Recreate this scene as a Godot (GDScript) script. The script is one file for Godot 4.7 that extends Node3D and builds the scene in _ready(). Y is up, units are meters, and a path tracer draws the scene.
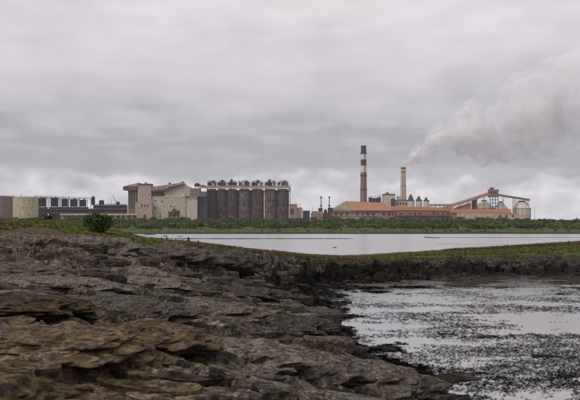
extends Node3D
# A rocky tidal inlet with an alumina works on the far shore, under a low overcast sky.
# Units are metres. The eye stands 5 m above the water and looks along -Z.

const EYE := 5.0
const F := 700.0      # focal length in pixels of the 580 x 400 photograph
const HX := 290.0     # column of the optical axis
const HY := 222.0     # row of the horizon
const G := 4.8        # level of the works' yard

var rng := RandomNumberGenerator.new()
var taken := {}
var box_m := BoxMesh.new()
var cyl_m := CylinderMesh.new()
var tube_m := CylinderMesh.new()
var ball_m := SphereMesh.new()
var M := {}
const ORD := ["first", "second", "third", "fourth", "fifth", "sixth", "seventh"]
var O := Vector3.ZERO     # base of the thing being built

# ------------------------------------------------------------------ helpers
func wx(px: float, d: float) -> float: return (px - HX) / F * d
func wy(py: float, d: float) -> float: return EYE - (py - HY) / F * d
func srgb(r: float, g: float, b: float) -> Color: return Color(r, g, b).linear_to_srgb()

func noise(seed_: int, freq: float, oct := 1, kind := FastNoiseLite.TYPE_SIMPLEX_SMOOTH) -> FastNoiseLite:
	var n := FastNoiseLite.new()
	n.seed = seed_; n.frequency = freq; n.noise_type = kind
	n.fractal_type = FastNoiseLite.FRACTAL_FBM if oct > 1 else FastNoiseLite.FRACTAL_NONE
	n.fractal_octaves = oct
	return n

func cells(seed_: int, freq: float, ret: int) -> FastNoiseLite:
	var n := noise(seed_, freq, 1, FastNoiseLite.TYPE_CELLULAR)
	n.cellular_return_type = ret
	n.cellular_jitter = 0.95
	return n

func noise_tex(seed_: int, freq: float, oct: int, lo: float, hi: float, size := 512, normal := false, strength := 4.0, gain := 0.5) -> NoiseTexture2D:
	var t := NoiseTexture2D.new()
	t.width = size; t.height = size; t.seamless = true; t.noise = noise(seed_, freq, oct)
	t.noise.fractal_gain = gain
	if normal:
		t.as_normal_map = true; t.bump_strength = strength
	else:
		var r := Gradient.new()
		r.offsets = PackedFloat32Array([0.15, 0.85])
		r.colors = PackedColorArray([Color(lo, lo, lo), Color(hi, hi, hi)])
		t.color_ramp = r
	return t

func mat(key: String, c: Color, rough := 0.85, tex: Texture2D = null, scale := Vector3.ONE * 0.05, metal := 0.0) -> StandardMaterial3D:
	var m := StandardMaterial3D.new()
	m.resource_name = key
	m.albedo_color = c; m.roughness = rough; m.metallic = metal
	m.metallic_specular = 0.25
	if tex:
		m.albedo_texture = tex; m.uv1_triplanar = true; m.uv1_world_triplanar = true; m.uv1_scale = scale
	M[key] = m
	return m

func numbered(called: String) -> String:
	var k: int = taken.get(called, 0)
	taken[called] = k + 1
	return called if k == 0 else "%s_%03d" % [called, k]

func tag(o: Node, label: String, category: String, group := "") -> void:
	o.set_meta("label", label); o.set_meta("category", category)
	if group: o.set_meta("group", group)

func thing(called: String, label: String, category: String, at: Vector3, group := "") -> Node3D:
	var o := Node3D.new()
	o.name = numbered(called); o.position = at
	tag(o, label, category, group)
	add_child(o)
	O = at
	return o

func st() -> SurfaceTool:
	var s := SurfaceTool.new()
	s.begin(Mesh.PRIMITIVE_TRIANGLES)
	return s

func part(parent: Node, called: String, s: SurfaceTool, m: Material) -> MeshInstance3D:
	var o := MeshInstance3D.new()
	o.name = called; o.mesh = s.commit(); o.material_override = m
	parent.add_child(o, true)
	return o

func struct(called: String, mesh: Mesh, m: Material, kind := "structure", label := "", category := "") -> MeshInstance3D:
	var o := MeshInstance3D.new()
	o.name = numbered(called); o.mesh = mesh; o.material_override = m
	o.set_meta("kind", kind)
	if label: tag(o, label, category)
	add_child(o)
	return o

# box given by its centre and size, in world metres; stored relative to the thing's base O
func bx(s: SurfaceTool, c: Vector3, size: Vector3, turn := Basis()) -> void:
	s.append_from(box_m, 0, Transform3D(turn * Basis.from_scale(size), c - O))

# box with its front face at depth d, between picture columns and rows that it subtends there
func bp(s: SurfaceTool, x0: float, x1: float, y0: float, y1: float, d: float, deep: float) -> void:
	var a := Vector3(wx(x0, d), wy(y1, d), -d - deep)
	var b := Vector3(wx(x1, d), wy(y0, d), -d)
	bx(s, (a + b) / 2, b - a)

# the same, standing on the yard
func bg(s: SurfaceTool, x0: float, x1: float, y0: float, d: float, deep: float) -> void:
	var a := Vector3(wx(x0, d), G - 0.3, -d - deep)
	var b := Vector3(wx(x1, d), wy(y0, d), -d)
	bx(s, (a + b) / 2, b - a)

func bar(s: SurfaceTool, a: Vector3, b: Vector3, w: float, h := 0.0) -> void:
	if h == 0.0: h = w
	var y := (b - a)
	var l := y.length()
	y /= l
	var x := Vector3.RIGHT if absf(y.y) > 0.9 else y.cross(Vector3.UP).normalized()
	var z := x.cross(y).normalized()
	x = y.cross(z).normalized()
	s.append_from(box_m, 0, Transform3D(Basis(x * w, y * l, z * h), (a + b) / 2 - O))

func tube(s: SurfaceTool, a: Vector3, b: Vector3, r0: float, r1 := -1.0, round_ := true) -> void:
	if r1 < 0: r1 = r0
	var y := b - a
	var l := y.length()
	y /= l
	var x := Vector3.RIGHT if absf(y.y) > 0.9 else y.cross(Vector3.UP).normalized()
	var z := x.cross(y).normalized()
	x = y.cross(z).normalized()
	var m := CylinderMesh.new()
	m.radial_segments = 28 if round_ else 8
	m.rings = 1; m.height = l; m.bottom_radius = r0; m.top_radius = r1
	s.append_from(m, 0, Transform3D(Basis(x, y, z), (a + b) / 2 - O))

func ball(s: SurfaceTool, c: Vector3, size: Vector3) -> void:
	s.append_from(ball_m, 0, Transform3D(Basis.from_scale(size), c - O))

func quad(s: SurfaceTool, a: Vector3, b: Vector3, c: Vector3, d: Vector3) -> void:
	var n := (c - a).cross(b - a).normalized()
	for v in [a, b, c, a, c, d]:
		s.set_normal(n); s.set_uv(Vector2.ZERO); s.add_vertex(v - O)

# a solid swept along z from a front outline (clockwise as seen from the front), world metres
func prism(s: SurfaceTool, outline: Array, z0: float, z1: float) -> void:
	var pts := PackedVector2Array(outline)
	var tri := Geometry2D.triangulate_polygon(pts)
	for side in 2:
		var z := z0 if side == 0 else z1
		for k in range(0, tri.size(), 3):
			var t: Array = [tri[k], tri[k + 1], tri[k + 2]]
			var a := pts[t[1]] - pts[t[0]]
			var b := pts[t[2]] - pts[t[0]]
			if (a.x * b.y - a.y * b.x > 0) == (side == 0): t.reverse()
			for i in t:
				s.set_normal(Vector3(0, 0, 1 if side == 0 else -1)); s.set_uv(Vector2.ZERO)
				s.add_vertex(Vector3(pts[i].x, pts[i].y, z) - O)
	for k in pts.size():
		var p := pts[k]
		var q := pts[(k + 1) % pts.size()]
		quad(s, Vector3(p.x, p.y, z0), Vector3(p.x, p.y, z1), Vector3(q.x, q.y, z1), Vector3(q.x, q.y, z0))

func rail(s: SurfaceTool, a: Vector3, b: Vector3, h := 1.3, step := 2.6, w := 0.14) -> void:
	var n := int(maxf(1.0, a.distance_to(b) / step))
	for k in n + 1:
		var p := a.lerp(b, float(k) / n)
		bar(s, p, p + Vector3.UP * h, w)
	bar(s, a + Vector3.UP * h, b + Vector3.UP * h, w)
	bar(s, a + Vector3.UP * h * 0.5, b + Vector3.UP * h * 0.5, w * 0.8)

func rail_ring(s: SurfaceTool, c: Vector3, r: float, h := 1.3, w := 0.14) -> void:
	var n := 20
	for k in n:
		var a := TAU * k / n
		var b := TAU * (k + 1) / n
		var p := c + Vector3(cos(a), 0, sin(a)) * r
		var q := c + Vector3(cos(b), 0, sin(b)) * r
		bar(s, p, p + Vector3.UP * h, w)
		bar(s, p + Vector3.UP * h, q + Vector3.UP * h, w)

# ------------------------------------------------------------------ scene
func _ready() -> void:
	rng.seed = 7
	camera_and_light()
	materials()
	sky()
	landform()
	far_shore()
	water()
	works_left()
	works_silos()
	works_right()
	smoke()
	fence_and_shrubs()
	far_scrub()
	grass()
	weed_and_stones()
	rock_slabs()

func camera_and_light() -> void:
	var cam := Camera3D.new()
	cam.name = "camera"
	cam.projection = Camera3D.PROJECTION_FRUSTUM
	cam.near = 0.1
	cam.far = 20000.0
	cam.size = 400.0 / F * cam.near
	cam.frustum_offset = Vector2(0, (HY - 200.0) / F * cam.near)
	cam.position = Vector3(0, EYE, 0)
	add_child(cam)
	cam.current = true
	var sun := DirectionalLight3D.new()
	sun.name = "sun"
	sun.light_energy = 0.5
	sun.light_angular_distance = 30.0
	sun.light_color = Color(1.0, 0.97, 0.93)
	sun.shadow_enabled = true
	sun.look_at_from_position(Vector3(-0.55, 0.62, 0.5), Vector3.ZERO)
	add_child(sun)

func sky() -> void:
	var env := Environment.new()
	env.background_mode = Environment.BG_SKY
	env.tonemap_mode = Environment.TONE_MAPPER_LINEAR
	env.tonemap_exposure = 1.0
	env.sdfgi_enabled = true
	env.ssao_enabled = true
	env.ssil_enabled = true
	env.fog_enabled = true
	env.fog_density = 0.0001
	env.fog_light_color = Color(0.95, 0.95, 1.0)
	# overcast: a pale upper layer, a grey belt of cloud base, paler air and ragged cloud below it
	var W := 3072
	var H := 1536
	var knots := [[0.0, 194, 193, 199], [2.2, 200, 198, 204], [3.6, 186, 185, 190], [4.8, 176, 178, 183], [6.4, 173, 176, 180], [8.0, 189, 188, 193], [10.0, 205, 201, 206], [13.0, 217, 212, 217], [17.5, 228, 224, 228], [30.0, 243, 239, 242], [55.0, 264, 261, 263], [90.0, 275, 273, 275]]
	var table := PackedColorArray()
	for k in 361:
		var e := k * 0.25
		var i := 0
		while i < knots.size() - 2 and e > knots[i + 1][0]: i += 1
		var t: float = clampf((e - knots[i][0]) / (knots[i + 1][0] - knots[i][0]), 0, 1)
		t = t * t * (3 - 2 * t)
		table.append(Color(lerpf(knots[i][1], knots[i + 1][1], t), lerpf(knots[i][2], knots[i + 1][2], t), lerpf(knots[i][3], knots[i + 1][3], t)) / 255.0)
	var warp := noise(11, 1.0, 4)
	var edge := noise(23, 1.0, 5)
	var puff := noise(31, 1.0, 5)
	var data := PackedFloat32Array()
	data.resize(W * H * 3)
	var below := Color(0.55, 0.55, 0.57).srgb_to_linear()
	for row in H:
		var e := 90.0 - (row + 0.5) / H * 180.0
		var at := row * W * 3
		var step := 1 if e < 24.0 else 8
		for col in range(0, W, step):
			var c := below
			if e > -0.2:
				var az := (col + 0.5) / W * TAU
				var cx := cos(az)
				var sx := sin(az)
				var w := warp.get_noise_3d(cx * 4.0, e * 0.16, sx * 4.0)
				var ee := e + w * (1.0 + 0.10 * e) * 1.6
				var q := clampf(ee, 0, 89.7) * 4.0
				c = table[int(q)].lerp(table[int(q) + 1], q - int(q))
				if e < 24.0:
					var b := puff.get_noise_3d(cx * 14.0, e * 0.42, sx * 14.0)
					# pale ragged cloud below the belt
					var top := 3.6 + 1.5 * edge.get_noise_3d(cx * 3.2 + 9.0, 0.0, sx * 3.2) + 0.9 * edge.get_noise_3d(cx * 17.0, e * 0.3, sx * 17.0)
					var m := smoothstep(0.34, -0.2, e - top)
					c = c.lerp(Color(0.85, 0.84, 0.855) * (1.0 + 0.22 * b), m * 0.85)
					# darker soft rolls in the belt
					var belt := exp(-pow((ee - 5.9) / 1.9, 2.0))
					var st2 := edge.get_noise_3d(cx * 7.0, e * 0.75 + 5.0, sx * 7.0)
					c = c * (1.0 + belt * (0.08 * b + 0.20 * st2 - 0.02) * (1.0 - 0.6 * m) + 0.025 * b + 0.03 * st2)
				c = c.srgb_to_linear()
			for k in step:
				data[at] = c.r; data[at + 1] = c.g; data[at + 2] = c.b
				at += 3
	var im := Image.create_from_data(W, H, false, Image.FORMAT_RGBF, data.to_byte_array())
	var pm := PanoramaSkyMaterial.new()
	pm.panorama = ImageTexture.create_from_image(im)
	env.sky = Sky.new()
	env.sky.sky_material = pm
	var we := WorldEnvironment.new()
	we.name = "world_environment"
	we.environment = env
	add_child(we)

func materials() -> void:
	ball_m.radius = 0.5; ball_m.height = 1.0; ball_m.radial_segments = 16; ball_m.rings = 8
	var grain := noise_tex(3, 0.02, 5, 0.66, 1.0)
	var streak := noise_tex(4, 0.03, 5, 0.74, 1.0)
	var up := Vector3(0.06, 0.014, 0.06)
	mat("cream", srgb(0.56, 0.49, 0.33), 0.8, streak, up * 0.6)
	mat("taupe", srgb(0.24, 0.2, 0.165), 0.85, streak, up)
	mat("beige", srgb(0.56, 0.485, 0.39), 0.9, streak, up)
	mat("pink_beige", srgb(0.48, 0.36, 0.30), 0.9, streak, up)
	mat("pale", srgb(0.60, 0.535, 0.45), 0.9, streak, up)
	mat("roof_pink", srgb(0.43, 0.33, 0.29), 0.9, grain, Vector3.ONE * 0.02)
	mat("dark_brown", srgb(0.055, 0.04, 0.038), 0.9, grain)
	mat("fascia", srgb(0.16, 0.125, 0.11), 0.9, grain)
	var stain := noise_tex(5, 0.02, 7, 0.35, 1.25, 512, false, 4.0, 0.62)
	mat("silo_brown", srgb(0.135, 0.095, 0.09), 0.8, stain, Vector3(0.045, 0.012, 0.045))
	mat("silo_grey", srgb(0.19, 0.148, 0.14), 0.8, stain, Vector3(0.045, 0.012, 0.045))
	mat("silo_dark", srgb(0.07, 0.05, 0.05), 0.8, streak, up * 1.3)
	mat("slate", srgb(0.08, 0.085, 0.10), 0.7, streak, up)
	mat("steel", srgb(0.085, 0.08, 0.085), 0.7, grain)
	mat("grey_steel", srgb(0.2, 0.19, 0.19), 0.7, grain)
	mat("rust", srgb(0.155, 0.07, 0.05), 0.9, grain)
	mat("rust_red", srgb(0.36, 0.17, 0.125), 0.9, streak, up * 1.5)
	mat("orange_roof", srgb(0.78, 0.37, 0.235), 0.85, noise_tex(6, 0.02, 6, 0.74, 1.0), Vector3(0.05, 0.05, 0.05))
	mat("orange_wall", srgb(0.64, 0.30, 0.17), 0.9, streak, up * 2.0)
	mat("ochre_wall", srgb(0.60, 0.47, 0.31), 0.9, streak, up * 2.0)
	mat("gable", srgb(0.50, 0.44, 0.31), 0.9, streak, up)
	mat("red_wall", srgb(0.43, 0.28, 0.22), 0.9, streak, up)
	mat("stack_red", srgb(0.115, 0.068, 0.062), 0.9, grain)
	mat("stack_brown", srgb(0.26, 0.165, 0.14), 0.9, streak, up)
	mat("stack_white", srgb(0.72, 0.66, 0.63), 0.9, streak, up)
	mat("stack_tan", srgb(0.58, 0.47, 0.38), 0.9, streak, up)
	mat("silo_white", srgb(0.66, 0.59, 0.52), 0.85, streak, up)
	mat("conveyor_orange", srgb(0.48, 0.25, 0.165), 0.9, streak, up)
	mat("dark_green", srgb(0.045, 0.05, 0.042), 0.8, grain)
	mat("glass_dark", srgb(0.03, 0.035, 0.04), 0.2)
	mat("wood_dark", srgb(0.07, 0.055, 0.045), 0.95, grain, Vector3.ONE * 2.0)
	mat("bark", srgb(0.08, 0.06, 0.045), 0.95)
	mat("wet_stone", srgb(0.045, 0.039, 0.032), 0.6, grain, Vector3.ONE * 0.7)
	mat("lichen_stone", srgb(0.20, 0.17, 0.14), 0.9, grain, Vector3.ONE * 0.7)
	mat("mud", srgb(0.085, 0.075, 0.068), 0.7, grain, Vector3.ONE * 0.1)
	for a in [["ground_rock", 0.92, 0.9], ["far_ground", 0.95, 0.0]]:
		var m := StandardMaterial3D.new()
		m.resource_name = a[0]
		m.vertex_color_use_as_albedo = true
		m.roughness = a[1]
		m.metallic_specular = 0.18
		m.albedo_texture = noise_tex(8, 0.012, 8, 0.35, 1.25, 1024, false, 4.0, 0.7)
		m.uv1_triplanar = true; m.uv1_world_triplanar = true
		m.uv1_scale = Vector3.ONE * (0.9 if a[2] > 0 else 0.05)
		if a[2] > 0:
			m.heightmap_enabled = true
			m.heightmap_texture = noise_tex(9, 0.010, 8, 0.0, 1.0, 1024, false, 4.0, 0.6)
			m.heightmap_scale = 2.2
			m.detail_enabled = true
			m.detail_blend_mode = BaseMaterial3D.BLEND_MODE_MUL
			m.detail_uv_layer = BaseMaterial3D.DETAIL_UV_2
			m.detail_albedo = noise_tex(12, 0.012, 8, 0.45, 1.2, 1024, false, 4.0, 0.6)
			m.uv2_triplanar = true; m.uv2_world_triplanar = true
			m.uv2_scale = Vector3(0.22, 0.5, 0.34)
		M[a[0]] = m
	# the same rock where ochre lichen grows in crusts
	var lr: StandardMaterial3D = M.ground_rock.duplicate()
	lr.resource_name = "lichen_rock"
	var lt := noise_tex(19, 0.008, 8, 1, 1, 1024, false, 4.0, 0.72)
	var lg := Gradient.new()
	lg.offsets = PackedFloat32Array([0.2, 0.53, 0.57, 0.68, 0.76])
	lg.colors = PackedColorArray([Color(0.45, 0.43, 0.41), Color(0.80, 0.775, 0.75), Color(0.97, 0.88, 0.66), Color(1.0, 0.89, 0.63), Color(0.60, 0.575, 0.54)])
	lt.color_ramp = lg
	lr.albedo_texture = lt
	lr.uv1_scale = Vector3.ONE * 0.75
	M.lichen_rock = lr
	for a in [["leaf", 0.35], ["blade", 0.3], ["weed", 0.0]]:
		var m := StandardMaterial3D.new()
		m.resource_name = a[0]
		m.vertex_color_use_as_albedo = true
		m.roughness = 0.8 if a[1] > 0 else 0.45
		m.metallic_specular = 0.2 if a[1] > 0 else 0.5
		m.cull_mode = BaseMaterial3D.CULL_DISABLED
		if a[1] > 0:
			m.backlight_enabled = true
			m.backlight = Color(a[1], a[1], a[1] * 0.8)
		M[a[0]] = m

# ------------------------------------------------------------------ the near land
# Cross-sections of the land, each along one bearing from the viewpoint: [depth, height] pairs from the
# viewer's feet over the slab, the hollow, the scarp and the turf to the lagoon. Loft between them.
var bearings := PackedFloat32Array()
var sections := []        # each: [D0, h0, D1, h1, ...]

func section(px: float, first: float, pairs: Array, last: float) -> void:
	var a := PackedFloat32Array([3.0, first])
	for p in pairs:
		a.append(p[0])
		a.append(p[1] if p.size() == 3 else wy(p[1], p[0]))
	a.append(last); a.append(-0.7)
	bearings.append((px - HX) / F); sections.append(a)

func landform() -> void:
	var w := 0  # third entry marks a height in metres instead of a picture row
	section(-420, 3.8, [[5, 400], [6.4, 368], [8.2, 340], [11, 318], [14.5, 300], [20, 279], [28, 262], [33, 234], [60, 219]], 120)
	section(-60, 3.7, [[5.7, 400], [7.3, 370], [8.1, 346], [11, 321], [14.5, 301], [20, 280], [28.5, 263], [34, 236], [66, 219]], 120)
	section(0, 3.65, [[6, 400], [7.5, 380], [8.4, 348], [11, 322], [14.5, 302], [20, 281], [29, 264], [34.5, 237], [66, 219.5]], 120)
	section(50, 3.6, [[6, 400], [7.5, 385], [8.5, 347], [11, 322], [15, 302], [20.5, 281], [29.5, 265], [35, 239], [64, 221]], 118)
	section(80, 3.6, [[6.1, 400], [7.6, 385], [8.6, 348], [11.2, 322], [15, 302], [21, 282], [30, 266], [36, 241], [62, 225]], 115)
	section(110, 3.55, [[6.3, 400], [7.9, 381], [9.0, 350], [12, 322], [16, 302], [22.5, 283], [31.5, 268], [37.5, 244], [60, 231]], 112)
	section(145, 3.5, [[6.5, 400], [8.2, 373], [9.3, 350], [12.5, 322], [17, 301], [24, 284], [33, 270], [39, 247], [58, 238.5]], 110)
	section(190, 3.4, [[6.9, 400], [9, 372], [11, 348], [15, 321], [21, 300], [29, 286], [37, 274], [43, 250], [57, 244]], 108)
	section(220, 3.4, [[7.2, 400], [9.5, 370], [12, 346], [16.5, 320], [24, 300], [32, 288], [40, 279], [46, 252], [58, 247]], 106)
	section(255, 3.3, [[7.6, 400], [10.2, 370], [13.5, 346], [19, 321], [28, 301], [38, 289], [47, 281], [52, 254], [62, 251]], 106)
	section(290, 3.3, [[8, 400], [11, 371], [15.5, 346], [21.5, 322], [33, 302], [43, 289], [53, 282], [56, 257], [68, 254.5]], 106)
	section(315, 3.2, [[8.9, 400], [12.2, 372], [17.5, 346], [25, 325], [35, 0.45, w], [45, 0.25, w], [56, 0.12, w], [60, 259], [72, 256.5]], 106)
	section(335, 3.1, [[9.7, 400], [13.2, 374], [19.5, 347], [26, 0.75, w], [33.5, -0.05, w], [43, 0.12, w], [58, 0.06, w], [62, 260], [75, 257]], 106)
	section(360, 2.8, [[10.5, 400], [14.5, 373], [20, 352], [27, 0.12, w], [35, -0.13, w], [46, -0.1, w], [60, 0.05, w], [64, 260], [78, 256.5]], 106)
	section(385, 2.5, [[12, 400], [16, 376], [21.5, 361], [27, -0.03, w], [36, -0.16, w], [48, -0.13, w], [60, 0.04, w], [65, 259], [80, 255]], 106)
	section(430, 1.8, [[15.5, 400], [19, 386], [22.3, 0.0, w], [28, -0.12, w], [36, -0.17, w], [49, -0.13, w], [60, 0.03, w], [69, 257.5], [84, 251.5]], 106)
	section(475, 0.9, [[18.5, 0.25, w], [20.2, -0.04, w], [23, -0.1, w], [29, -0.13, w], [36, -0.18, w], [49, -0.13, w], [60, 0.03, w], [70, 256.5], [87, 249.5]], 108)
	section(520, 0.4, [[18, -0.05, w], [20.5, -0.08, w], [24, -0.1, w], [29, -0.13, w], [36, -0.18, w], [49, -0.12, w], [60, 0.03, w], [70, 255.5], [92, 246.5]], 112)
	section(585, 0.3, [[17, -0.06, w], [20.5, -0.08, w], [24, -0.1, w], [29, -0.13, w], [36, -0.17, w], [49, -0.12, w], [60, 0.03, w], [71, 254.5], [100, 242.0]], 120)
	section(900, 0.2, [[14, -0.06, w], [20, -0.08, w], [24, -0.1, w], [29, -0.13, w], [36, -0.17, w], [49, -0.12, w], [60, 0.03, w], [71, 254], [100, 240]], 124)

	var us := PackedFloat32Array()
	for k in 40: us.append(lerpf(-0.95, -0.47, k / 40.0))
	for k in 720: us.append(lerpf(-0.47, 0.47, k / 720.0))
	for k in 36: us.append(lerpf(0.47, 0.86, k / 35.0))
	var counts := [24, 120, 120, 150, 140, 125, 120, 110, 60, 30]
	var rows := PackedVector2Array()       # (knot, share)
	for k in counts.size():
		for j in counts[k]: rows.append(Vector2(k, float(j) / counts[k]))
	rows.append(Vector2(counts.size() - 1, 1.0))
	var nu := us.size()
	var nr := rows.size()
	var pos := PackedVector3Array()
	var col := PackedColorArray()
	pos.resize(nu * nr); col.resize(nu * nr)

	var n_warp := noise(41, 1.0, 2)
	var n_led := noise(42, 1.0, 1)
	var n_led2 := noise(52, 1.0, 1)
	var c_val := cells(43, 1.0, FastNoiseLite.RETURN_CELL_VALUE)
	var c_gap := cells(43, 1.0, FastNoiseLite.RETURN_DISTANCE2_SUB)
	var n_fine := noise(44, 1.0, 2)
	var n_rough := noise(54, 1.0, 3)
	var facet := []
	for k in 4:
		var fn := cells(150 + k, 1.0, FastNoiseLite.RETURN_DISTANCE)
		fn.cellular_distance_function = FastNoiseLite.DISTANCE_MANHATTAN
		facet.append(fn)
	var f0: FastNoiseLite = facet[0]
	var f1: FastNoiseLite = facet[1]
	var f2: FastNoiseLite = facet[2]
	var n_low := noise(45, 1.0, 3)
	var n_tint := noise(46, 1.0, 3)
	var n_lich := noise(47, 1.0, 2)
	var n_bed := noise(48, 1.0, 4)
	var c_val2 := cells(49, 1.0, FastNoiseLite.RETURN_CELL_VALUE)
	var c_gap2 := cells(49, 1.0, FastNoiseLite.RETURN_DISTANCE2_SUB)
	var ca := cos(0.22)
	var sa := sin(0.22)
	for i in nu:
		var u := us[i]
		var s := 0
		while s < bearings.size() - 2 and u > bearings[s + 1]: s += 1
		var t := clampf((u - bearings[s]) / (bearings[s + 1] - bearings[s]), 0, 1)
		var A: PackedFloat32Array = sections[s]
		var B: PackedFloat32Array = sections[s + 1]
		var sec := PackedFloat32Array()
		sec.resize(A.size())
		for k in A.size(): sec[k] = lerpf(A[k], B[k], t)
		for r in nr:
			var k := int(rows[r].x)
			var f := rows[r].y
			var d := lerpf(sec[k * 2], sec[k * 2 + 2], f)
			var fh := f
			if k == 7:
				var sh := 0.22 * n_low.get_noise_2d(u * d * 0.22 + 8.0, 3.0) + 0.06 * n_low.get_noise_2d(u * d * 0.9, 9.0)
				var ff := clampf(f + sh * sin(f * PI), 0.0, 1.0) * 3.0
				var stp := floorf(minf(ff, 2.999))
				fh = (stp + smoothstep(0.12, 0.62, ff - stp)) / 3.0
				fh = lerpf(fh, f, 0.25)
				var spit := smoothstep(0.14, 0.22, u)
				if spit > 0.0: fh = lerpf(fh, 0.40 * f + 0.60 * smoothstep(0.52, 0.85, f + sh), spit)
			if k == 2: fh = lerpf(f, smoothstep(0.3, 0.8, f), smoothstep(-0.10, -0.2, u))
			var h := lerpf(sec[k * 2 + 1], sec[k * 2 + 3], fh)
			var x := u * d
			var z := -d
			# which cover: turf on top, rock below, mud and weed by the tide
			var lo := n_low.get_noise_2d(x * 0.09, z * 0.09)
			var ti := n_tint.get_noise_2d(x * 0.55, z * 0.9)
			var fi := n_fine.get_noise_2d(x * 2.2, z * 2.2)
			var turf := 0.0
			if k >= 8:
				var start := 0.35 if u < -0.12 else 0.1
				turf = smoothstep(start - 0.22, start + 0.12, (f if k == 8 else 1.0) + lo * 0.5 + ti * 0.22)
			var tidal := smoothstep(0.30, -0.05, h)
			var rock := (1.0 - turf) * (1.0 - tidal)
			var disp := 0.0
			var dz := 0.0
			var gap := 1.0
			if rock > 0.01:
				var wxx := x + 0.55 * n_warp.get_noise_2d(x * 0.35, z * 0.35)
				var wzz := z + 0.55 * n_warp.get_noise_2d(x * 0.35 + 40.0, z * 0.35)
				var a := wxx * ca + wzz * sa
				var b := wzz * ca - wxx * sa
				# stepped beds: risers face the water and the viewer, treads dip gently away
				var vary := 0.55 + 0.9 * maxf(0.0, 0.5 + n_low.get_noise_2d(x * 0.23 + 60.0, z * 0.3))
				var q := n_led.get_noise_2d(a * 0.13, b * 0.26) * 1.5 - b * 0.42
				var fr := q - floorf(q)
				var led := smoothstep(0.85, 0.95, fr) - fr
				var q2 := n_led2.get_noise_2d(a * 0.36, b * 0.7) * 1.3 - b * 1.05
				var fr2 := q2 - floorf(q2)
				var led2 := smoothstep(0.76, 0.96, fr2) - fr2
				var g1 := c_gap.get_noise_2d(a * 0.34, b * 0.8) + 1.0
				var v1 := c_val.get_noise_2d(a * 0.34, b * 0.8)
				var g2 := c_gap2.get_noise_2d(a * 0.9, b * 2.6) + 1.0
				var v2 := c_val2.get_noise_2d(a * 0.9, b * 2.6)
				disp = led * 0.32 * vary + led2 * 0.10 + v1 * 0.06 * smoothstep(0.01, 0.10, g1) + v2 * 0.03 * smoothstep(0.01, 0.14, g2)
				# angular broken faces at three sizes
				disp -= 0.17 * (f0.get_noise_2d(a * 0.42, b * 0.95) + 0.4) + 0.075 * (f1.get_noise_2d(a * 1.05, b * 2.3) + 0.4)
				if d < 34.0: disp -= 0.032 * (f2.get_noise_2d(a * 2.6, b * 4.6) + 0.4)
				# joints between the blocks, and a slot at the foot of each bed
				disp -= 0.18 * (1.0 - smoothstep(0.0, 0.06, g1)) + 0.06 * (1.0 - smoothstep(0.0, 0.10, g2))
				disp -= 0.16 * vary * exp(-pow((fr - 0.82) / 0.04, 2.0)) + 0.05 * exp(-pow((fr2 - 0.72) / 0.06, 2.0))
				disp += 0.22 * lo + 0.08 * n_rough.get_noise_2d(x * 0.45, z * 0.6)
				# the beds' edges overhang a little
				dz = 0.07 * vary * (smoothstep(0.85, 1.0, fr) + (1.0 - smoothstep(0.0, 0.4, fr)) * float(fr < 0.5))
				gap = minf(g1, g2)
				if k == 7:
					var g3 := c_gap.get_noise_2d(x * 0.55 + 0.5 * lo, h * 1.3) + 1.0
					var v3 := c_val.get_noise_2d(x * 0.55 + 0.5 * lo, h * 1.3)
					var bank := sin(f * PI)
					dz = bank * (0.8 * v3 * smoothstep(0.02, 0.2, g3) - 0.6 * (1.0 - smoothstep(0.0, 0.10, g3)) + 1.2 * lo + 0.35 * n_rough.get_noise_2d(x * 1.6, h * 2.2) + 0.16 * n_rough.get_noise_2d(x * 6.0, h * 6.0))
					disp *= 1.0 + 0.6 * bank
				# the undercut ledge: its lip juts out over the hollow in front
				if k == 2 and u < -0.14:
					var over := smoothstep(0.45, 0.75, f) * (1.0 - smoothstep(0.85, 1.0, f))
					dz += over * (0.14 + 0.22 * n_rough.get_noise_2d(x * 1.3, 7.0)) * smoothstep(-0.14, -0.24, u)
				disp *= rock
			if turf > 0.0: disp += turf * (0.10 * lo + 0.03 * fi + 0.05 * ti)
			if tidal > 0.0 and k < 9:
				var bed := n_bed.get_noise_2d(x * 0.16, z * 0.22)
				var bed2 := n_bed.get_noise_2d(x * 0.9 + 30.0, z * 1.0)
				disp += tidal * (0.24 * bed + 0.06 * bed2 + 0.015 * fi)
			pos[r * nu + i] = Vector3(x, h + disp, z + dz)
			# colours of what the surface is made of
			var hh := h + disp
			var c := Color(0.27, 0.225, 0.185).lerp(Color(0.115, 0.096, 0.08), smoothstep(-0.15, 0.4, ti + 0.25 * fi))
			c = c.lerp(Color(0.38, 0.325, 0.265), smoothstep(0.14, 0.42, n_lich.get_noise_2d(x * 1.7, z * 2.4)) * 0.8)
			c = c.lerp(Color(0.04, 0.036, 0.03), smoothstep(0.22, 0.45, n_lich.get_noise_2d(x * 2.9 + 15.0, z * 4.0)) * 0.7)
			if k <= 6:
				var li := 0.7 * n_lich.get_noise_2d(x * 0.55 + 70.0, z * 0.7) + 0.9 * n_lich.get_noise_2d(x * 3.6, z * 4.4 + 20.0)
				var och := smoothstep(0.02, 0.36, li) * smoothstep(15.0, 8.5, d + 3.0 * lo) * smoothstep(0.0, -0.18, u + 0.1 * lo)
				c = c.lerp(Color(0.31, 0.20, 0.075), och * 0.75)
				c = c.lerp(Color(0.09, 0.095, 0.05), smoothstep(0.2, 0.45, n_lich.get_noise_2d(x * 0.9 - 50.0, z * 1.3)) * 0.6)
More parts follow.
